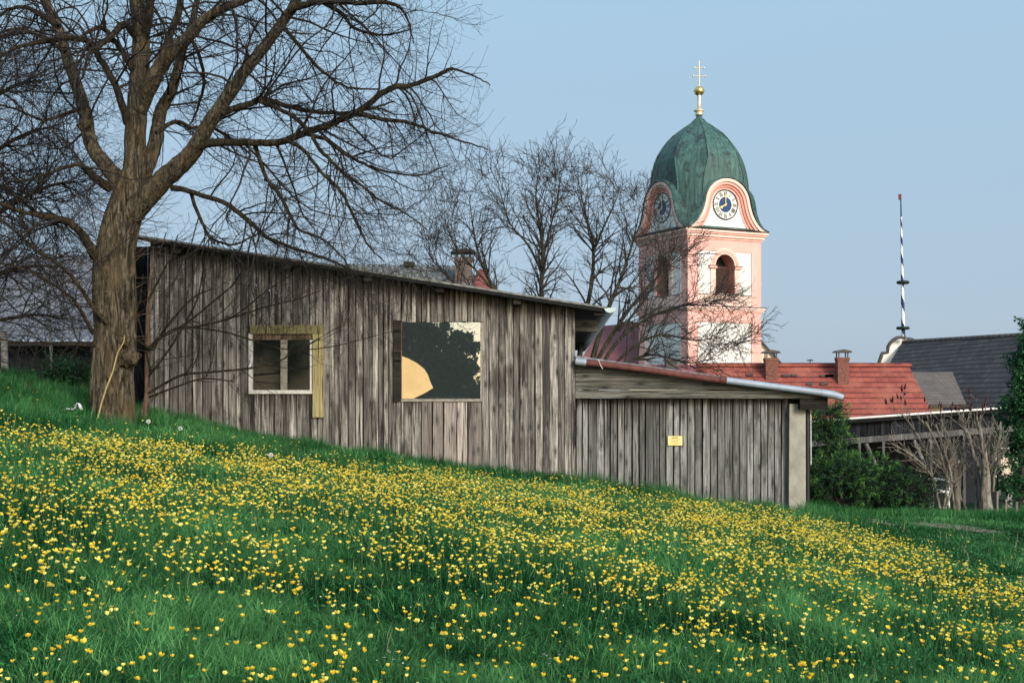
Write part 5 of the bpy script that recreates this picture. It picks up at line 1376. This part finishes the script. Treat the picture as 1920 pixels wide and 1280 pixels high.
def garden_chair():
    Y = 24.0; b = at(1746, 955, Y); root = empty('garden_chair', (b.x, Y, gz(b.x, Y)), R_(35))
    tag(root, 'white garden chair half hidden behind sumac stems', 'chair')
    zt = at(0, 893, Y).z - root.location.z; m = M['white_plastic']
    b = MB(); pts = [(.26 * math.sin(a), .24 - .20 * (1 - math.cos(a)) * 1.0, zt - .10 * abs(math.sin(a)) ** 2) for a in np.linspace(-1.4, 1.4, 13)]
    b.tube(pts, .028, 8); b.build('back_rail', m, root)
    for s in np.linspace(-.18, .18, 4):
        b = MB(); b.box(s - .03, s + .03, .2, .215, .46, zt - .02); b.build('back_slat', m, root)
    b = MB(); b.box(-.24, .24, -.24, .22, .40, .44); b.build('seat', m, root)
    for sx in (-.22, .22):
        for sy in (-.2, .2): b = MB(); b.tube([(sx, sy, .4), (sx * 1.15, sy * 1.15, -.05)], .02, 6); b.build('leg', m, root)
        b = MB(); b.tube([(sx * 1.1, .2, .64), (sx * 1.15, -.2, .62), (sx * 1.1, -.24, .42)], .02, 6); b.build('armrest', m, root)
garden_chair()

def picket(px, label, Y=21.9, h=.32):
    b = at(px, 950, Y); mb = MB(); mb.tube([(0, 0, -.1), (.02, 0, h)], [.03, .024], 7)
    o = mb.build('fence_post', M['bark_pale'], loc=(b.x, Y, gz(b.x, Y))); tag(o, label, 'post', 'stubby grey stakes under the leafy tree')
picket(1868, 'short grey stake left of the leafy tree, tallest', h=.45)
picket(1884, 'second short grey stake, at the leafy tree trunk')
picket(1904, 'short grey stake nearest the right picture edge', h=.28)

def left_bush():
    rg = np.random.default_rng(77); Y = 20.6; b = at(128, 735, Y); base = Vector((b.x, Y, gz(b.x, Y))); off = np.array(base)
    root = empty('leafy_bush', base); tag(root, 'low dark green bush in the grass just left of the big tree trunk', 'shrub')
    st = [np.array([[base.x + dx * .3, base.y, base.z, .01], [base.x + dx, base.y + dy, base.z + .35, .007], [base.x + dx * 1.5, base.y + dy, base.z + .6, .003]]) for dx, dy in rg.uniform(-.4, .4, (18, 2))]
    P1, R1 = spawn(st, 160, (.15, .45), .6, (20, 70), K=5, curl=.25, rmax=.004, rmin=.002, rg=rg)
    v, q = join([tubes_np(np.array([s_[:, :3] for s_ in st]), np.array([s_[:, 3] for s_ in st]), 5), tubes_np(P1, R1, 3)]); np_mesh('stems', v - off, q, mats=M['twig'], parent=root)
    v, q, a = leaf_cloud(7000, [base + Vector((x, 0, z)) for x, z in ((-.35, .18), (.1, .28), (.4, .2), (-.1, .4))], [(.38, .35, .26)] * 4, .03, rg, fuzz=.6); np_mesh('foliage', v - off, q, mats=M['ivy'], attr=a, parent=root)
left_bush()

# stick leaning on the trunk and paper in the grass
def stick():
    p = [at(183, 785, 16.95), at(190, 756, 17.0), at(199, 728, 17.07), at(212, 695, 17.14), at(220, 662, 17.2), at(232, 641, 17.24), at(234, 628, 17.24)]
    b = MB(); b.tube([q - p[0] for q in p], [.012, .012, .0125, .011, .010, .007, .004], 7)
    o = b.build('leaning_stick', M['peeled'], loc=p[0]); tag(o, 'yellowish bare stick leaning against the big tree trunk', 'stick')
stick()
def paper():
    Y = 17.0; b = at(137, 752, Y); r = random.Random(3); mb = MB(); vs = []; N = 9
    for i in range(N):
        for j in range(5):
            vs.append((-.11 + .22 * i / (N - 1) + r.uniform(-.01, .01), (j - 2) * .035 + r.uniform(-.01, .01), .05 + r.uniform(0, .03) + (.07 if i in (6, 7) else 0)))
    mb.add(vs, [(i * 5 + j, (i + 1) * 5 + j, (i + 1) * 5 + j + 1, i * 5 + j + 1) for i in range(N - 1) for j in range(4)])
    z = gz(b.x, Y) + .12
    o = mb.build('crumpled_paper', M['paper'], loc=(b.x, Y, z)); tag(o, 'crumpled white paper caught in the grass left of the big tree', 'litter')
paper()

# leafy trees behind the photographer: what the large pane mirrors
def rear_tree(x, y, h, r, n, label, seed, blobs=None):
    rg = np.random.default_rng(seed); base = Vector((x, y, gz(x, y))); off = np.array(base)
    root = empty('leafy_tree', base); tag(root, label, 'tree')
    tr = [(base.x, base.y, base.z, .3), (base.x + .2, base.y, base.z + h * .4, .22), (base.x, base.y, base.z + h * .9, .06)]
    v, q = trunk_mesh(tr, S=10, seed=seed); np_mesh('trunk', v - off, q, mats=M['bark'], parent=root, smooth=True)
    if blobs:
        blobs = [(bx, bz, br * .9) for bx, bz, br in blobs]
        for _ in range(110):
            bx, bz, br = blobs[int(rg.integers(3, 18))]; a_ = rg.uniform(0, 6.28); q_ = br * rg.uniform(.75, 1.25)
            blobs.append((bx + q_ * math.cos(a_), bz + q_ * math.sin(a_) * .9, rg.uniform(.07, .30)))
        cs = [np.array([bx - 2.55, y + rg.uniform(-.5, .5), bz]) for bx, bz, br in blobs]; rs = [np.array([br * 1.2, br * .8, br * .8]) for bx, bz, br in blobs]
    else:
        cs = []; rs = []
        for _ in range(16):
            d = nrm(rg.normal(size=3)); cs.append(np.array([base.x, base.y, base.z + h * .55]) + d * np.array([r * .6, r * .6, h * .3])); rs.append(np.array([1, 1, .9]) * rg.uniform(.3, .5) * r)
    v, q, a = leaf_cloud(n, cs, rs, .15, rg, fuzz=.62); np_mesh('crown', v - off, q, mats=M['dark_leaf'], attr=a, parent=root)
rear_tree(-8.0, -24, 6.5, 2.8, 60000, 'dark leafy tree mirrored in the large shed pane', 71, [(-7.0, 2.6, 2.0), (-7.0, .2, 1.8), (-5.6, 4.6, 1.6), (-5.2, 3.6, 1.7), (-4.6, 1.8, 1.7), (-3.9, 3.0, 1.0), (-3.6, 1.2, 1.2), (-2.9, 2.0, .7), (-2.7, .6, .9), (-2.2, 1.3, .5), (-2.1, -.1, .8), (-1.6, .5, .4), (-1.5, -.6, .8), (-5.8, .2, 1.4), (-4.3, -.3, 1.3), (-2.5, 3.1, .3), (-1.9, 2.6, .2), (-3.0, -.8, 1.2)])
rear_tree(-14.5, -26, 9, 3.4, 9000, 'second dark tree behind the meadow, mirrored beside the first', 72)

# ------------------------------------------------------------------ meadow
def vnoise(x, y, s, seed=0):
    """smooth value noise"""
    r = np.random.default_rng(seed); G = r.uniform(0, 1, (256, 256))
    X = x / s + 77.3; Y = y / s + 51.7; i = np.floor(X).astype(int); j = np.floor(Y).astype(int); u = X - i; v = Y - j
    u = u * u * (3 - 2 * u); v = v * v * (3 - 2 * v); g = lambda a, b: G[a % 256, b % 256]
    return (g(i, j) * (1 - u) + g(i + 1, j) * u) * (1 - v) + (g(i, j + 1) * (1 - u) + g(i + 1, j + 1) * u) * v
def area_pts(n, y0, y1, rg, m=1.3, p=1.0):
    """points in the field of view widened by m metres each side; density ~ Y**(p-1) relative to even ground"""
    u = rg.uniform(0, 1, n); e = p + 1; Y = (y0 ** e + u * (y1 ** e - y0 ** e)) ** (1 / e); X = rg.uniform(-1, 1, n) * (.405 * Y + m)
    return X, Y
def free(X, Y):
    """not under the sheds or on the gravel"""
    wall = SY - np.tan(PHI) * X
    inside = (Y > wall - .01) & (X > -5.55) & (X < 4.35) & (Y < 34)
    inside |= (Y > wall + .2) & (X > .9) & (X < 4.45)
    wob = .12 * np.sin(X * 9) + .1 * np.sin(Y * 7 + X * 3)
    pth = ((np.abs(X - 5.7) / .46) ** 2 + (np.abs(Y - 20.5 + .6 * (X - 5.7)) / .6) ** 2 < 1 + wob * 2) | ((np.abs(X - 6.95) / .62) ** 2 + (np.abs(Y - 20.1 + .8 * (X - 6.95)) / .65) ** 2 < 1 + wob * 2)
    tree = (X + 5.5) ** 2 + (Y - 17.6) ** 2 < .33 ** 2
    return ~(inside | (pth & (np.sin(X * 311.7 + Y * 733.1) > -.35)) | tree)

def blades(X, Y, h, w, lean, rg, a):
    n = len(X); Z = ground_z(X, Y) - .01
    th = rg.uniform(0, 2 * np.pi, n); dx, dy = np.cos(th), np.sin(th)
    ph = 14 * vnoise(X, Y, .22, 31) + rg.normal(0, .9, n); lx, ly = np.cos(ph) * lean * h, np.sin(ph) * lean * h
    base = np.stack([X, Y, Z], 1); side = np.stack([dx, dy, np.zeros(n)], 1) * w[:, None] * .5
    m = base + np.stack([lx * .28, ly * .28, h * .55], 1)
    hh = h * np.sqrt(np.maximum(.12, 1 - lean ** 2 * .8))
    tip = base + np.stack([lx, ly, hh], 1)
    v = np.stack([base - side, base + side, m - side * .8, m + side * .8, tip], 1).reshape(-1, 3)
    k = np.arange(n)[:, None] * 5
    return v, k + np.array([[0, 1, 3, 2]]), k + np.array([[2, 3, 4]]), np.repeat(a, 5)

def grass():
    rg = np.random.default_rng(101)
    V, Q, T, A = [], [], [], []; off = 0
    def push(X, Y, h, w, lean, a):
        nonlocal off
        v, q, t, aa = blades(X, Y, h, w, lean, rg, a); V.append(v); Q.append(q + off); T.append(t + off); A.append(aa); off += len(v)
    for (n, y0, y1, p) in ((260000, 4.2, 9.5, .45), (320000, 9.0, 23.5, .7)):
        X, Y = area_pts(n, y0, y1, rg, p=p); k = free(X, Y); X, Y = X[k], Y[k]; n = len(X)
        c1 = vnoise(X, Y, .42, 1); c2 = vnoise(X, Y, 1.5, 2); c3 = vnoise(X, Y, .15, 3)
        far = np.clip((Y - 13) / 5, 0, 1) * np.clip((4.6 - X) / 1, 0, 1)
        tuft = np.clip(c1 * 1.5 - .45, 0, 1)
        h = .035 + .085 * tuft * (.5 + c2) + .05 * c3 + rg.uniform(0, .05, n) + .07 * far
        h += .05 * np.clip((Y - 17.5) / 2, 0, 1)
        h *= np.where((X > 4.75) & (Y > 12), .42, 1)
        w = rg.uniform(.0028, .0075, n) * (1 + np.clip(Y - 8, 0, 10) * .13)
        lean = np.where(rg.uniform(0, 1, n) < .3, rg.uniform(.8, 1.08, n), rg.uniform(.15, .8, n))
        a = np.clip(.10 + .55 * c2 * c1 * 1.3 + rg.normal(-.04, .33, n) + .4 * (c3 - .5), 0, 1) * np.where(rg.uniform(0, 1, n) < .05, 1.8, 1)
        push(X, Y, h, w, lean, np.clip(a, 0, 1))
    # coarse tufts
    cx, cy = area_pts(420, 4.6, 19, rg, p=.5); k = free(cx, cy); cx, cy = cx[k], cy[k]
    m = 55; X = np.repeat(cx, m) + rg.normal(0, .05, len(cx) * m); Y = np.repeat(cy, m) + rg.normal(0, .05, len(cx) * m); n = len(X)
    push(X, Y, np.repeat(rg.uniform(.10, .22, len(cx)), m) * rg.uniform(.6, 1.1, n), rg.uniform(.003, .006, n) * (1 + np.clip(Y - 8, 0, 10) * .1), rg.uniform(.3, 1.0, n), np.clip(rg.normal(.35, .2, n), 0, 1))
    # long grass under the walls and round the tree
    n = 26000; X = rg.uniform(-6.2, 5.3, n); Y = SY - np.abs(rg.normal(0, .35, n)) - .03; k = free(X, Y); X, Y = X[k], Y[k]; n = len(X)
    push(X, Y, rg.uniform(.10, .32, n) * (.45 + 1.0 * vnoise(X, Y, .3, 8)), rg.uniform(.006, .013, n), rg.uniform(.1, .8, n), np.clip(rg.normal(.3, .2, n), 0, 1))
    n = 26000; X = rg.uniform(-9.6, -5, n); Y = rg.uniform(15.5, 22.5, n); k = free(X, Y); X, Y = X[k], Y[k]; n = len(X)
    push(X, Y, rg.uniform(.12, .34, n), rg.uniform(.005, .011, n), rg.uniform(.1, .8, n), np.clip(rg.normal(.35, .22, n), 0, 1))
    n = 22000; X = rg.uniform(4.6, 10, n); Y = rg.uniform(21.3, 23.6, n); k = free(X, Y); X, Y = X[k], Y[k]; n = len(X)
    push(X, Y, rg.uniform(.06, .22, n) * (.4 + vnoise(X, Y, .8, 9)), rg.uniform(.006, .012, n), rg.uniform(.1, .8, n), np.clip(rg.normal(.42, .2, n), 0, 1))
    # low tangled flat cover with broad leaves
    o = np_mesh('grass', np.concatenate(V), np.concatenate(Q), np.concatenate(T), mats=M['grass'], attr=np.concatenate(A)); tag(o, kind='stuff')
    # herbs: clover, buttercup leaves
    n = 110000; X, Y = area_pts(n, 4.2, 19.5, rg, p=.2); k = free(X, Y); X, Y = X[k], Y[k]; n = len(X)
    Z = ground_z(X, Y) + rg.uniform(.01, .085, n); p = np.stack([X, Y, Z], 1)
    d = nrm(np.stack([rg.normal(size=n), rg.normal(size=n), rg.uniform(-.1, .7, n)], 1)); s2 = nrm(np.cross(d, np.array([[0, 0, 1.]])) + rg.normal(size=(n, 3)) * .3)
    L = rg.uniform(.008, .026, n)[:, None]
    v = np.stack([p, p + d * L * .6 + s2 * L * .45, p + d * L * 1.3, p + d * L * .6 - s2 * L * .45], 1).reshape(-1, 3)
    o = np_mesh('meadow_herbs', v, np.arange(4 * n).reshape(n, 4), mats=M['herb'], attr=np.repeat(np.clip(rg.normal(.4, .25, n), 0, 1), 4)); tag(o, kind='stuff')
    # dry stalks
    n = 1500; X, Y = area_pts(n, 5, 19.3, rg, p=.8); k = free(X, Y); X, Y = X[k], Y[k]
    X = np.concatenate([X, rg.uniform(-8.5, -5, 120)]); Y = np.concatenate([Y, rg.uniform(16, 19, 120)]); n = len(X)
    v, q, t, aa = blades(X, Y, rg.uniform(.06, .24, n), rg.uniform(.0012, .0026, n) * (1 + np.clip(Y - 8, 0, 10) * .2), rg.uniform(.1, .8, n), rg, rg.uniform(0, 1, n))
    o = np_mesh('dry_stalks', v, q, t, mats=M['straw'], attr=aa); tag(o, kind='stuff')
grass()

# one buttercup: five cupped petals on a thin stem
def petal_template(rg, r=.0125, open_=.55):
    vs = []; fs = []
    for k in range(5):
        a = 2 * math.pi * k / 5 + rg.uniform(-.08, .08)
        ca, sa = math.cos(a), math.sin(a)
        def pt(rad, side, z): return (rad * ca - side * sa, rad * sa + side * ca, z)
        o = open_ * rg.uniform(.85, 1.15); b = len(vs)
        vs += [pt(.0, 0, 0), pt(r * .62 * o * 1.5, r * .52, r * .45), pt(r * .62 * o * 1.5, -r * .52, r * .45), pt(r * .95 * o * 1.5, r * .50, r * 1.05), pt(r * .95 * o * 1.5, -r * .50, r * 1.05), pt(r * 1.0 * o * 1.45, 0, r * 1.28)]
        fs += [(b, b + 2, b + 1), (b + 1, b + 2, b + 4), (b + 1, b + 4, b + 3), (b + 3, b + 4, b + 5)]
    b = len(vs); vs += [(r * .3 * math.cos(c), r * .3 * math.sin(c), r * .55) for c in np.linspace(0, 2 * math.pi, 6)[:-1]] + [(0, 0, r * .75)]
    fs += [(b + k, b + (k + 1) % 5, b + 5) for k in range(5)]
    return np.array(vs), np.array(fs)

def flower_density(X, Y):
    """relative flower density over the meadow"""
    d = np.interp(Y, [4, 6.2, 7.2, 8.2, 10, 12, 15.5, 17.5, 18.8, 19.4], [.42, .45, .64, .82, .90, .93, .96, .85, .4, .1])
    # upper boundary slopes: grass only on the upper left
    lim = np.interp(X, [-8, -6.5, -4.5, -3, -1, 1, 4.6], [13.6, 14.2, 15.2, 16.6, 18.6, 19.2, 19.6])
    d *= 1 / (1 + np.exp((Y - lim) * 3.0)) * .97 + .03
    edge = 4.6 + .2 * np.sin(Y * 1.3)
    d *= 1 / (1 + np.exp((X - edge) * 5)) * .985 + .015
    c = vnoise(X, Y, .55, 21) * .5 + vnoise(X, Y, .22, 22) * .5
    thr = np.interp(Y, [4, 8, 11, 19], [.46, .42, .36, .34])
    return d * np.clip((c - thr) * 5, np.interp(Y, [5, 10, 13], [.30, .20, .08]), 1)

def flowers():
    rg = np.random.default_rng(202)
    n = 90000; X, Y = area_pts(n, 4.6, 19.5, rg, m=.9, p=1.0)
    k = (rg.uniform(0, 1, n) < flower_density(X, Y) * .55) & free(X, Y); X, Y = X[k], Y[k]
    o = np.argsort(Y); X, Y = X[o], Y[o]; n = len(X)
    inview = np.abs(X) < .395 * Y
    vis = np.where(inview & (Y > 5.15))[0]; ind = vis[:300]
    h = rg.uniform(.10, .19, n) + .03 * np.clip((Y - 12) / 4, 0, 1)
    tmpl = [petal_template(rg, r=.0132, open_=rg.uniform(.45, .8)) for _ in range(8)]
    rest = np.ones(n, bool); rest[ind] = False; ri = np.where(rest)[0]
    nr = len(ri)
    # the rest as one object
    x, y, hh = X[ri], Y[ri], h[ri]; z = ground_z(x, y)
    lean = rg.normal(0, .12, (nr, 2)); top = np.stack([x + lean[:, 0] * hh, y + lean[:, 1] * hh, z + hh], 1)
    sc = rg.uniform(.35, 1.12, nr); tilt = rg.normal(0, .35, (nr, 2)); rz = rg.uniform(0, 6.28, nr); ti = rg.integers(0, 8, nr)
    VV = []; TT = []; AA = []; MI = []; off = 0
    for t in range(8):
        s = np.where(ti == t)[0]; tv, tf = tmpl[t]; m = len(s)
        c, sn = np.cos(rz[s])[:, None], np.sin(rz[s])[:, None]; v = tv[None] * sc[s][:, None, None]
        vx = v[..., 0] * c - v[..., 1] * sn; vy = v[..., 0] * sn + v[..., 1] * c; vz = v[..., 2]
        vx = vx + vz * tilt[s, 0:1]; vy = vy + vz * tilt[s, 1:2]; vz = vz - v[..., 0] * tilt[s, 0:1] * .6 - v[..., 1] * tilt[s, 1:2] * .6
        P = np.stack([vx, vy, vz], -1) + top[s][:, None, :]
        VV.append(P.reshape(-1, 3)); TT.append((tf[None] + (np.arange(m) * len(tv))[:, None, None] + off).reshape(-1, 3)); AA.append(np.repeat(rg.uniform(0, 1, m), len(tv))); MI.append(np.zeros(m * len(tf))); off += m * len(tv)
    P = np.stack([np.stack([x, y, z], 1), np.stack([x + lean[:, 0] * hh * .3, y + lean[:, 1] * hh * .3, z + hh * .55], 1), top], 1)
    sv, sq = tubes_np(P, np.full((nr, 3), .0013) * (1 + np.clip(y - 8, 0, 10) * .05)[:, None], 3)
    st = np.concatenate([sq[:, [0, 1, 2]], sq[:, [0, 2, 3]]]) + off
    VV.append(sv); TT.append(st); AA.append(np.repeat(rg.uniform(0, 1, nr), 9)); MI.append(np.ones(len(st)))
    o = np_mesh('buttercups', np.concatenate(VV), None, np.concatenate(TT), mats=[M['petal'], M['stem']], attr=np.concatenate(AA), mi=np.concatenate(MI))
    tag(o, kind='stuff')
    # the nearest 300 one by one
    protos = []
    for t in range(8):
        r2 = random.Random(t); root = empty('buttercup', (0, 0, 0))
        tag(root, 'small yellow buttercup on a thin green stem in the near meadow grass', 'flower', 'buttercups in the near meadow')
        le = np.array([r2.uniform(-.02, .02), r2.uniform(-.02, .02)])
        P = np.array([[[0, 0, 0], [le[0] * .3, le[1] * .3, .08], [le[0], le[1], .15]]]); v, q = tubes_np(P, np.full((1, 3), .0013), 5)
        np_mesh('stem', v, q, mats=M['stem'], attr=np.full(len(v), .3 + .05 * t), parent=root, smooth=True)
        tv, tf = tmpl[t]; a = tv + np.array([le[0], le[1], .15]); c = (.15 * r2.uniform(-1.5, 1.5))
        np_mesh('blossom', a, None, tf, mats=M['petal'], attr=np.full(len(a), r2.uniform(0, 1)), parent=root)
        protos.append(root)
    for j, i in enumerate(ind):
        if j < 8: r = protos[j]
        else:
            src = protos[int(rg.integers(0, 8))]; r = src.copy(); COL.objects.link(r)
            for ch in src.children:
                c = ch.copy(); COL.objects.link(c); c.parent = r
        r.location = (X[i], Y[i], gz(X[i], Y[i]))
        s = float(rg.uniform(.58, 1.05)); r.scale = (s, s, s * float(h[i] / .15))
        r.rotation_euler = (rg.normal(0, .14), rg.normal(0, .14), rg.uniform(0, 6.28))
flowers()

def specials():
    rg = np.random.default_rng(303)
    def dandelion(px, py, Y, label):
        b = at(px, py, Y); z = gz(b.x, Y); hh = max(.06, b.z - z)
        root = empty('dandelion', (b.x, Y, z)); tag(root, label, 'flower')
        mb = MB(); mb.tube([(0, 0, 0), (.01, 0, hh * .5), (0, 0, hh)], .0022, 5); mb.build('stem', M['stem'], root)
        n = 90; d = nrm(np.stack([rg.normal(size=n), rg.normal(size=n), rg.uniform(0, .7, n)], 1)); s2 = nrm(np.cross(d, rg.normal(size=(n, 3)))) * .0018; c = np.array([0, 0, hh])
        v = np.stack([c + d * .002 - s2, c + d * .002 + s2, c + d * .019 + s2, c + d * .019 - s2], 1).reshape(-1, 3)
        np_mesh('blossom', v, np.arange(4 * n).reshape(n, 4), mats=M['petal'], attr=np.repeat(rg.uniform(.2, 1, n), 4), parent=root)
    dandelion(832, 1188, 5.9, 'flat wide dandelion head low in the centre foreground')
    dandelion(905, 1153, 6.1, 'flat dandelion head up-slope, just right of the centre foreground one')
    dandelion(1504, 1246, 5.5, 'ragged dandelion head near the bottom edge, right of centre')
    dandelion(95, 1098, 6.6, 'flat dandelion head in the left foreground')
    dandelion(1880, 1062, 10.0, 'lone flat dandelion head near the right picture edge')
    def clock_head(px, py, Y, label):
        b = at(px, py, Y); z = gz(b.x, Y); hh = max(.1, b.z - z)
        root = empty('seed_head', (b.x, Y, z)); tag(root, label, 'flower')
        mb = MB(); mb.tube([(0, 0, 0), (.01, 0, hh * .5), (0, 0, hh)], .003, 5); mb.build('stem', M['stem'], root)
        n = 260; d = nrm(rg.normal(size=(n, 3))); s2 = nrm(np.cross(d, rg.normal(size=(n, 3)))) * .004; c = np.array([0, 0, hh])
        v = np.stack([c + d * .012 - s2 * .4, c + d * .012 + s2 * .4, c + d * .03 + s2, c + d * .03 - s2], 1).reshape(-1, 3)
        np_mesh('seed_ball', v, np.arange(4 * n).reshape(n, 4), mats=M['fluff'], attr=np.repeat(rg.uniform(0, 1, n), 4), parent=root)
    clock_head(338, 803, 17.6, 'white dandelion clock by the shed wall, left one')
    clock_head(355, 846, 15.2, 'white dandelion clock at the top edge of the yellow flowers')
    clock_head(508, 853, 15.6, 'white dandelion clock below the small shed window')
    clock_head(278, 790, 17.4, 'small white dandelion clock at the sapling foot')
    # pale pink cuckoo flowers
    for (px, py, Y, label) in ((735, 1205, 5.85, 'little cluster of pale pink flowers in the centre foreground'), (1030, 1165, 6.2, 'pale pink flower cluster right of the centre foreground')):
        b = at(px, py, Y); z = gz(b.x, Y); root = empty('pink_flower', (b.x, Y, z)); tag(root, label, 'flower')
        mb = MB(); hs = []
        for k in range(5):
            x, y, h = rg.normal(0, .022), rg.normal(0, .03), rg.uniform(.10, .17); mb.tube([(0, 0, 0), (x, y, h)], .001, 4); hs.append((x, y, h))
        mb.build('stem', M['stem'], root); mb = MB()
        for x, y, h in hs:
            for q in range(4):
                a = q * math.pi / 2 + x * 90; mb.add([(x, y, h), (x + .005 * math.cos(a) - .003 * math.sin(a), y + .005 * math.sin(a) + .003 * math.cos(a), h + .003), (x + .008 * math.cos(a), y + .008 * math.sin(a), h + .003), (x + .005 * math.cos(a) + .003 * math.sin(a), y + .005 * math.sin(a) - .003 * math.cos(a), h + .003)], [(0, 1, 2, 3)], a=.5)
        mb.build('petals', M['pink_petal'], root)
specials()

def tiny_white():
    """tiny white blooms and unopened buds sprinkled through the turf"""
    rg = np.random.default_rng(404); n = 1500; X, Y = area_pts(n, 5, 18.5, rg, m=.9, p=.8); k = free(X, Y); X, Y = X[k], Y[k]; n = len(X)
    for nm, m, sl_ in (('daisies', M['fluff'], slice(0, n // 3)), ('flower_buds', M['stem'], slice(n // 3, n))):
        x, y = X[sl_], Y[sl_]; c = np.stack([x, y, ground_z(x, y) + rg.uniform(.05, .13, len(x))], 1); r_ = rg.uniform(.003, .0065, len(x))[:, None, None]
        d = np.array([[1, 0, 0], [0, 1, 0], [-1, 0, 0], [0, -1, 0], [0, 0, .8], [0, 0, -.8]], float)
        v = (c[:, None, :] + d[None] * r_).reshape(-1, 3); f = np.array([[0, 1, 4], [1, 2, 4], [2, 3, 4], [3, 0, 4], [1, 0, 5], [2, 1, 5], [3, 2, 5], [0, 3, 5]])
        t = (f[None] + (np.arange(len(x)) * 6)[:, None, None]).reshape(-1, 3)
        o = np_mesh(nm, v, None, t, mats=m, attr=np.repeat(rg.uniform(.3, 1, len(x)), 6)); tag(o, kind='stuff')
    # broad leaf rosettes and sprawling dock-like weeds
    n = 260; X, Y = area_pts(n, 4.8, 15, rg, m=.9, p=.3); k = free(X, Y); X, Y = X[k], Y[k]; V = []; A = []
    for x, y in zip(X, Y):
        z = gz(x, y); m = int(rg.integers(5, 10))
        for j in range(m):
            a = rg.uniform(0, 6.28); L = rg.uniform(.05, .13); w = L * rg.uniform(.12, .22); e = rg.uniform(.2, .9)
            d = np.array([math.cos(a) * math.cos(e), math.sin(a) * math.cos(e), math.sin(e)]); sd_ = np.array([-math.sin(a), math.cos(a), 0]) * w
            b = np.array([x, y, z + .01]); mid = b + d * L * .55; tip = b + d * L + np.array([0, 0, -.25 * L])
            V += [b, mid - sd_, tip, mid + sd_]; A += [rg.uniform(.35, .95)] * 4
    V = np.array(V); o = np_mesh('leaf_rosettes', V, np.arange(len(V)).reshape(-1, 4), mats=M['herb'], attr=A); tag(o, kind='stuff')
tiny_white()
